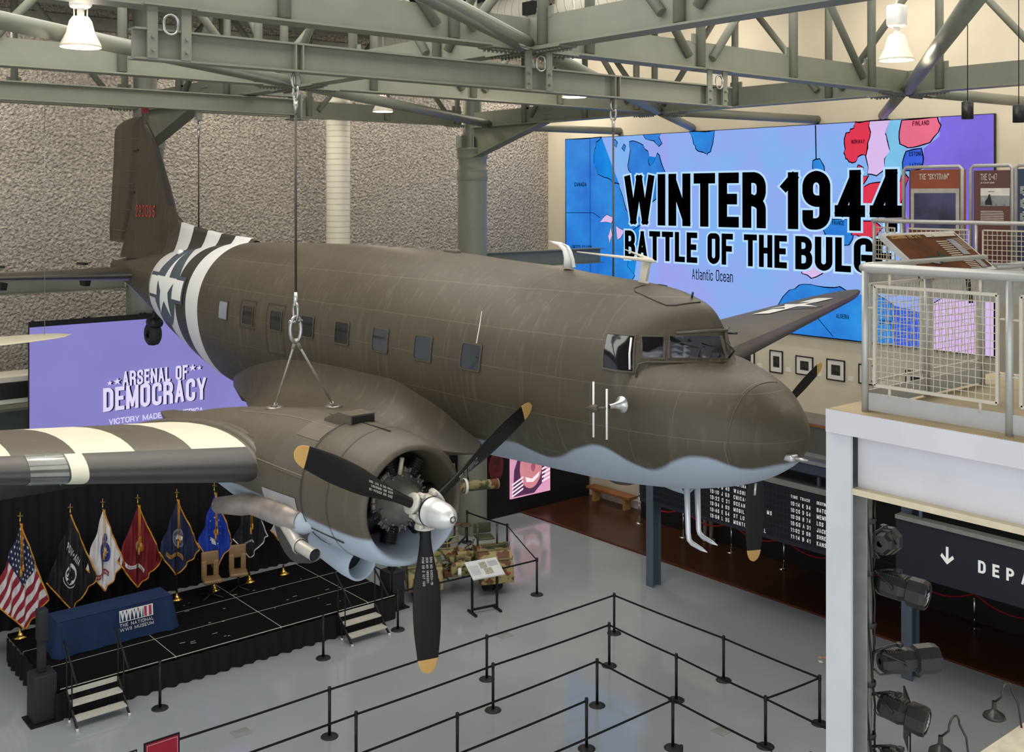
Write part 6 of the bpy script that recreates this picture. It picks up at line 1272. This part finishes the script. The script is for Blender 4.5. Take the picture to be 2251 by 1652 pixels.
m = MB(); decal(m, [(.14, .3), (.18, .36), (.3, .4), (.42, .38), (.46, .52), (.5, .4), (.55, .36), (.44, .3), (.34, .2), (.28, .22), (.2, .24)], sq(.009), 9); m.build('airplane_drawing', M('sign_olive', '#3f4a3a', .9, spec=.1), SPN); m = MB(); decal(m, [(.24, .24), (.28, .32), (.34, .3), (.32, .2)], sq(.011), 9); m.build('wing_drawing', gry, SPN)
MB().tube([(8.1, 4.55, 9.9), (8.1, 4.6, 10.28)], .02, 8).tube([(8.85, 4.55, 9.9), (8.85, 4.6, 10.28)], .02, 8).build('bracket', blk, SG)
# ---------------------------------------------------------------- theatre lights on a pipe beside the column
PS = thing('lighting_pipe', (7.43, 4.63, 0), 'vertical grey lighting pipe wrapped with black cables beside the pale column', 'pipe'); MB().tube([(7.43, 4.63, 0), (7.43, 4.63, 8.58)], .024, 12).build('pipe', M('pipe_grey', '#77756f', .5, .2, .15, 8), PS)
rc = random.Random(11)
for k in range(4): MB().tube([(7.43+.045*cos(k*1.6+q*.35)+.012*rc.uniform(-1, 1), 4.63+.04*sin(k*1.6+q*.35), 8.5-q*.16) for q in range(34)], .008, 6).build('cable', blk, PS)
m = MB()
for z in (8.3, 7.9, 7.5, 7.05, 6.65, 6.3): m.lathe([(.05, 0), (.055, .02), (.05, .04)], (7.43, 4.63, z), n=14)
m.build('cable_ties', blk, PS)
lens = M('light_lens', '#16171c', .1, 0, .3, 6, coat=.6); lbody = M('light_body_black', '#222120', .42, .1, .15, 10); bplug = M('blue_plug', '#5a6cc0', .4)
fwd2 = V((.64, .768, 0)); rgt = V((.768, -.64, 0))
for k, (z, dirr, ln, lb) in enumerate(((8.14, rgt*.5+fwd2*.75+V((0, 0, -.12)), .3, 'topmost theatre light, short and turned away'), (7.86, rgt*.8-fwd2*.62+V((0, 0, -.12)), .36, 'second theatre light from the top, lens facing right'), (7.24, rgt*.98+fwd2*.1+V((0, 0, .02)), .46, 'third theatre light, longest, side-on with a blue plug'), (6.93, rgt*.8-fwd2*.62+V((0, 0, -.16)), .36, 'fourth theatre light, round lens with a blue plug'), (6.53, rgt*.8-fwd2*.5+V((0, 0, -.25)), .36, 'lowest theatre light, cut by the picture bottom'))):
    d = dirr.normalized(); o = V((7.43, 4.63, z))+rgt*.075-fwd2*.02; T_ = thing('theatre_light', o, lb+' on the pipe beside the column', 'spotlight', 'theatre lights on the pipe'); u_ = V((0, 0, 1)); s_ = d.cross(u_).normalized(); u_ = s_.cross(d)
    def oct(c, r, ph=pi/8): return [c+(s_*cos(2*pi*q/8+ph)+u_*sin(2*pi*q/8+ph))*r*1.22 for q in range(8)]
    m = MB(); m.grid([oct(o+d*a, r) for a, r in ((0, .02), (.0, .055), (.03, .075), (ln*.45, .08), (ln*.55, .07), (ln*.6, .066))], close_v=True, smooth=False); m.build('body', lbody, T_)
    m = MB(); m.grid([oct(o+d*a, r) for a, r in ((ln*.58, .06), (ln*.62, .088), (ln*.9, .092), (ln*1.0, .084), (ln*1.0, .072), (ln*.93, .07))], close_v=True, smooth=False); m.build('lens_barrel', lbody, T_)
    LZ = MB().lathe([(0, .012), (.05, .01), (.086, 0)], o+d*ln*.975, d, 20).build('lens', lens, T_); m = MB()
    for a in range(7): q = o+d*(ln*.975+.014)+((s_*cos(a*pi/3)+u_*sin(a*pi/3))*.026 if a else V((0, 0, 0))); m.lathe([(0, .003), (.011, 0)], q, d, 8)
    m.build('led_dots', M('led_dot', '#b9b6bf', .3), LZ); m = MB()
    for q in range(8): m.box(o+d*(.05+.02*q)+u_*.083, (.012, .09, .014), 0, rot=Matrix((d, s_, u_)).transposed())
    m.build('cooling_fins', blk, T_); MB().tube([o+u_*.1-d*.02+s_*.09, o+d*ln*.35+s_*.095+u_*.02, o+d*ln*.35+s_*.1], .008, 6).tube([V((7.43, 4.63, z+.05)), o+u_*.11+d*.06, o+u_*.13+d*ln*.4], .012, 6).rbox(o+d*ln*.35+u_*.12, (.05, .05, .03), .008).build('yoke', lbody, T_)
    MB().rbox(o+d*ln*.42-s_*.06+u_*.05, (.05, .025, .025), .008).build('power_plug', bplug, T_); MB().tube([o+d*ln*.45-s_*.07+u_*.05, o+d*ln*.6-s_*.09-u_*.05, o+d*ln*.4-s_*.08-u_*.13, o-u_*.1, V((7.45, 4.6, z-.06))], .008, 6).build('power_cable', M('grey_cable', '#3b3a3a', .5), T_)
# ---------------------------------------------------------------- kiosk wall with gooseneck lamps at the lower right
m = MB().bx(13.6, 21.0, 4.6, 7.58, 0, 2.8).bx(13.55, 21.0, 4.55, 7.62, 2.8, 2.85, 1); struct(m, 'wall_kiosk', [M('kiosk_grey', '#6b6a66', .6), M('kiosk_cream_cap', '#d9d0b8', .5)])
zinc = M('dark_zinc_shade', '#4b4a47', .3, .6, .15, 6)
for x, y, lb in ((16.05, 7.62, 'dark gooseneck lamp at the lower right picture edge'), (14.45, 7.6, 'dark gooseneck lamp whose curved arm shows at the bottom right')):
    t = thing('gooseneck_lamp', (x, y, 2.85), lb, 'lamp', 'gooseneck lamps on the kiosk'); sx_ = x-.1; yq = y+.22
    MB().tube([(x+.2, y-.05, 2.85), (x+.2, y, 3.2)]+[(x+.2-.15+.15*cos(a), y+.1, 3.35+.16*sin(a)) for a in [pi*k/8 for k in range(9)]]+[(sx_, yq, 3.22)], .016, 8).build('arm', zinc, t); MB().lathe([(.03, .1), (.035, .0)], (sx_, yq, 3.14), n=12).lathe([(.035, .13), (.06, .1), (.15, .04), (.165, 0), (.16, -.005), (.14, .03)], (sx_, yq, 3.0), n=24).build('lamp_shade', zinc, t)
t = thing('notice_board', (18.9, 10.9, 0), 'thin black notice board on a white post, seen nearly edge-on at the bottom right', 'sign'); MB().box((18.95, 11.0, .85), (.72, .03, 1.0), 0, R(39)).build('panel', blk, t); MB().tube([(18.7, 10.8, 0), (18.7, 10.8, .7)], .02, 10).lathe([(0, .02), (.16, .01), (.16, 0)], (18.7, 10.8, 0), n=20).build('post', insw, t)
# ---------------------------------------------------------------- two people
def skin(name, verts, edges, mat, parent, sub=2):
    me = bpy.data.meshes.new(name); off = ORG[parent.name]; me.from_pydata([tuple(V(v[0])) for v in verts], edges, []); o = bpy.data.objects.new(name, me); COL.objects.link(o); o.parent = parent
    me.materials.append(mat); md = o.modifiers.new('skin', 'SKIN'); md.use_smooth_shade = True
    for i, v in enumerate(verts): sv = me.skin_vertices[0].data[i]; sv.radius = (v[1], v[1] if len(v) < 3 else v[2]); sv.use_root = (i == 0)
    o.modifiers.new('sub', 'SUBSURF').levels = 1; o.modifiers['sub'].render_levels = sub; return o
skn = M('skin', '#c58f74', .5, 0, .04, 10); drk = M('dark_shirt', '#1c1d22', .8); den = M('dark_trousers', '#23252d', .8); khk = M('khaki_trousers', '#8f7b63', .8); shoe = M('white_shoe', '#cfcac2', .6); hairm = M('brown_hair', '#3a2a1e', .7)
def person(x, y, rz, label, shirt, pants, rel=(.42, .30, 1.22), zf=0.):
    p = thing('person', (x, y, zf), label, 'person'); p.rotation_euler = (0, 0, rz); H = rel
    vs = [((0, 0, .94), .14, .11), ((0, 0, 1.15), .13, .1), ((0, 0, 1.35), .17, .11), ((0, 0, 1.47), .07), ((0, -.01, 1.55), .055), ((0, -.02, 1.62), .085), ((0, -.025, 1.70), .095), ((0, -.01, 1.76), .06)]
    es = [(i, i+1) for i in range(7)]
    def chain(root, pts):
        b = root
        for q in pts: vs.append(q); es.append((b, len(vs)-1)); b = len(vs)-1
        return b
    for s in (-1, 1): chain(0, [((s*.1, 0, .85), .085), ((s*.11, -.02, .48), .055), ((s*.11, .02, .09), .038), ((s*.11, -.08, .035), .035), ((s*.11, -.16, .03), .028)])
    for s in (-1, 1):
        hand = V(H) if s == 1 else V((-.24, -.05, .82)); el = V((s*.25, .02, 1.12)) if s == -1 else V((.27, -.04, 1.1))
        w = chain(2, [((s*.19, 0, 1.41), .06), (tuple(el), .042), (tuple(hand), .028)]); d = (hand-el).normalized(); k = chain(w, [(tuple(hand+d*.05), .036, .018), (tuple(hand+d*.09), .036, .016)]); sd_ = d.cross(V((0, 0, 1))).normalized()
        for f in range(4): b = hand+d*.1+sd_*(.027-.018*f); chain(k, [(tuple(b), .009), (tuple(b+d*(.035-.004*abs(f-1.3))+V((0, 0, -.008))), .008), (tuple(b+d*.06+V((0, 0, -.03))), .006)])
        chain(w, [(tuple(hand+d*.03+sd_*.04), .011), (tuple(hand+d*.07+sd_*.055+V((0, 0, -.01))), .008)])
    skin('body', vs, es, skn, p)
    v2 = [((0, 0, .96), .155, .125), ((0, 0, 1.15), .15, .12), ((0, 0, 1.36), .185, .125), ((0, 0, 1.45), .09)]; e2 = [(0, 1), (1, 2), (2, 3)]
    for s in (-1, 1): el = V((s*.25, .02, 1.12)) if s == -1 else V((.27, -.04, 1.1)); n = len(v2); v2 += [((s*.2, 0, 1.4), .075), (tuple(V((s*.2, 0, 1.4)).lerp(el, .75)), .06)]; e2 += [(2, n), (n, n+1)]
    skin('shirt', v2, e2, shirt, p); v3 = [((0, 0, .97), .15, .12)]; e3 = []
    for s in (-1, 1): n = len(v3); v3 += [((s*.1, 0, .82), .1), ((s*.11, -.02, .48), .07), ((s*.11, .02, .1), .055)]; e3 += [(0, n), (n, n+1), (n+1, n+2)]
    skin('trousers', v3, e3, pants, p)
    for s in (-1, 1):
        m = MB().rbox((x+s*.11, y-.05, zf+.045), (.1, .29, .085), .035); m.build('shoe', shoe, p)
    MB().lathe([(.0, .125), (.06, .11), (.098, .05), (.104, 0), (.1, -.05)], (x, y+.015, zf+1.70), n=20).build('hair', hairm, p)
    m = MB()
    for s in (-1, 1): m.lathe([(0, .012), (.012, 0)], (x+s*.034, y-.112, zf+1.68), (0, -1, 0), 10)
    m.build('eyes', blk, p); m = MB().rbox((x, y-.118, zf+1.645), (.026, .035, .05), .012); m.build('nose', skn, p); MB().rbox((x, y-.108, zf+1.6), (.045, .015, .012), .005).build('mouth', M('lip', '#9a5a50', .5), p)
    m = MB()
    for s in (-1, 1): m.rbox((x+s*.098, y-.01, zf+1.66), (.02, .04, .06), .01)
    m.build('ears', skn, p); return p
P1 = person(19.92, 13.2, R(-150), 'person in dark clothes mostly behind the pale column, forearm and white paper showing', drk, den, rel=(.46, -.2, 1.2))
MB().box((19.92+.56, 13.2-.27, 1.16), (.1, .07, .004), 0, .4).build('paper', insw, P1)
P2 = person(26.3, 22.0, R(100), 'person in khaki trousers and pale shoes behind the board', drk, khk, rel=(.25, -.1, .85), zf=.045)
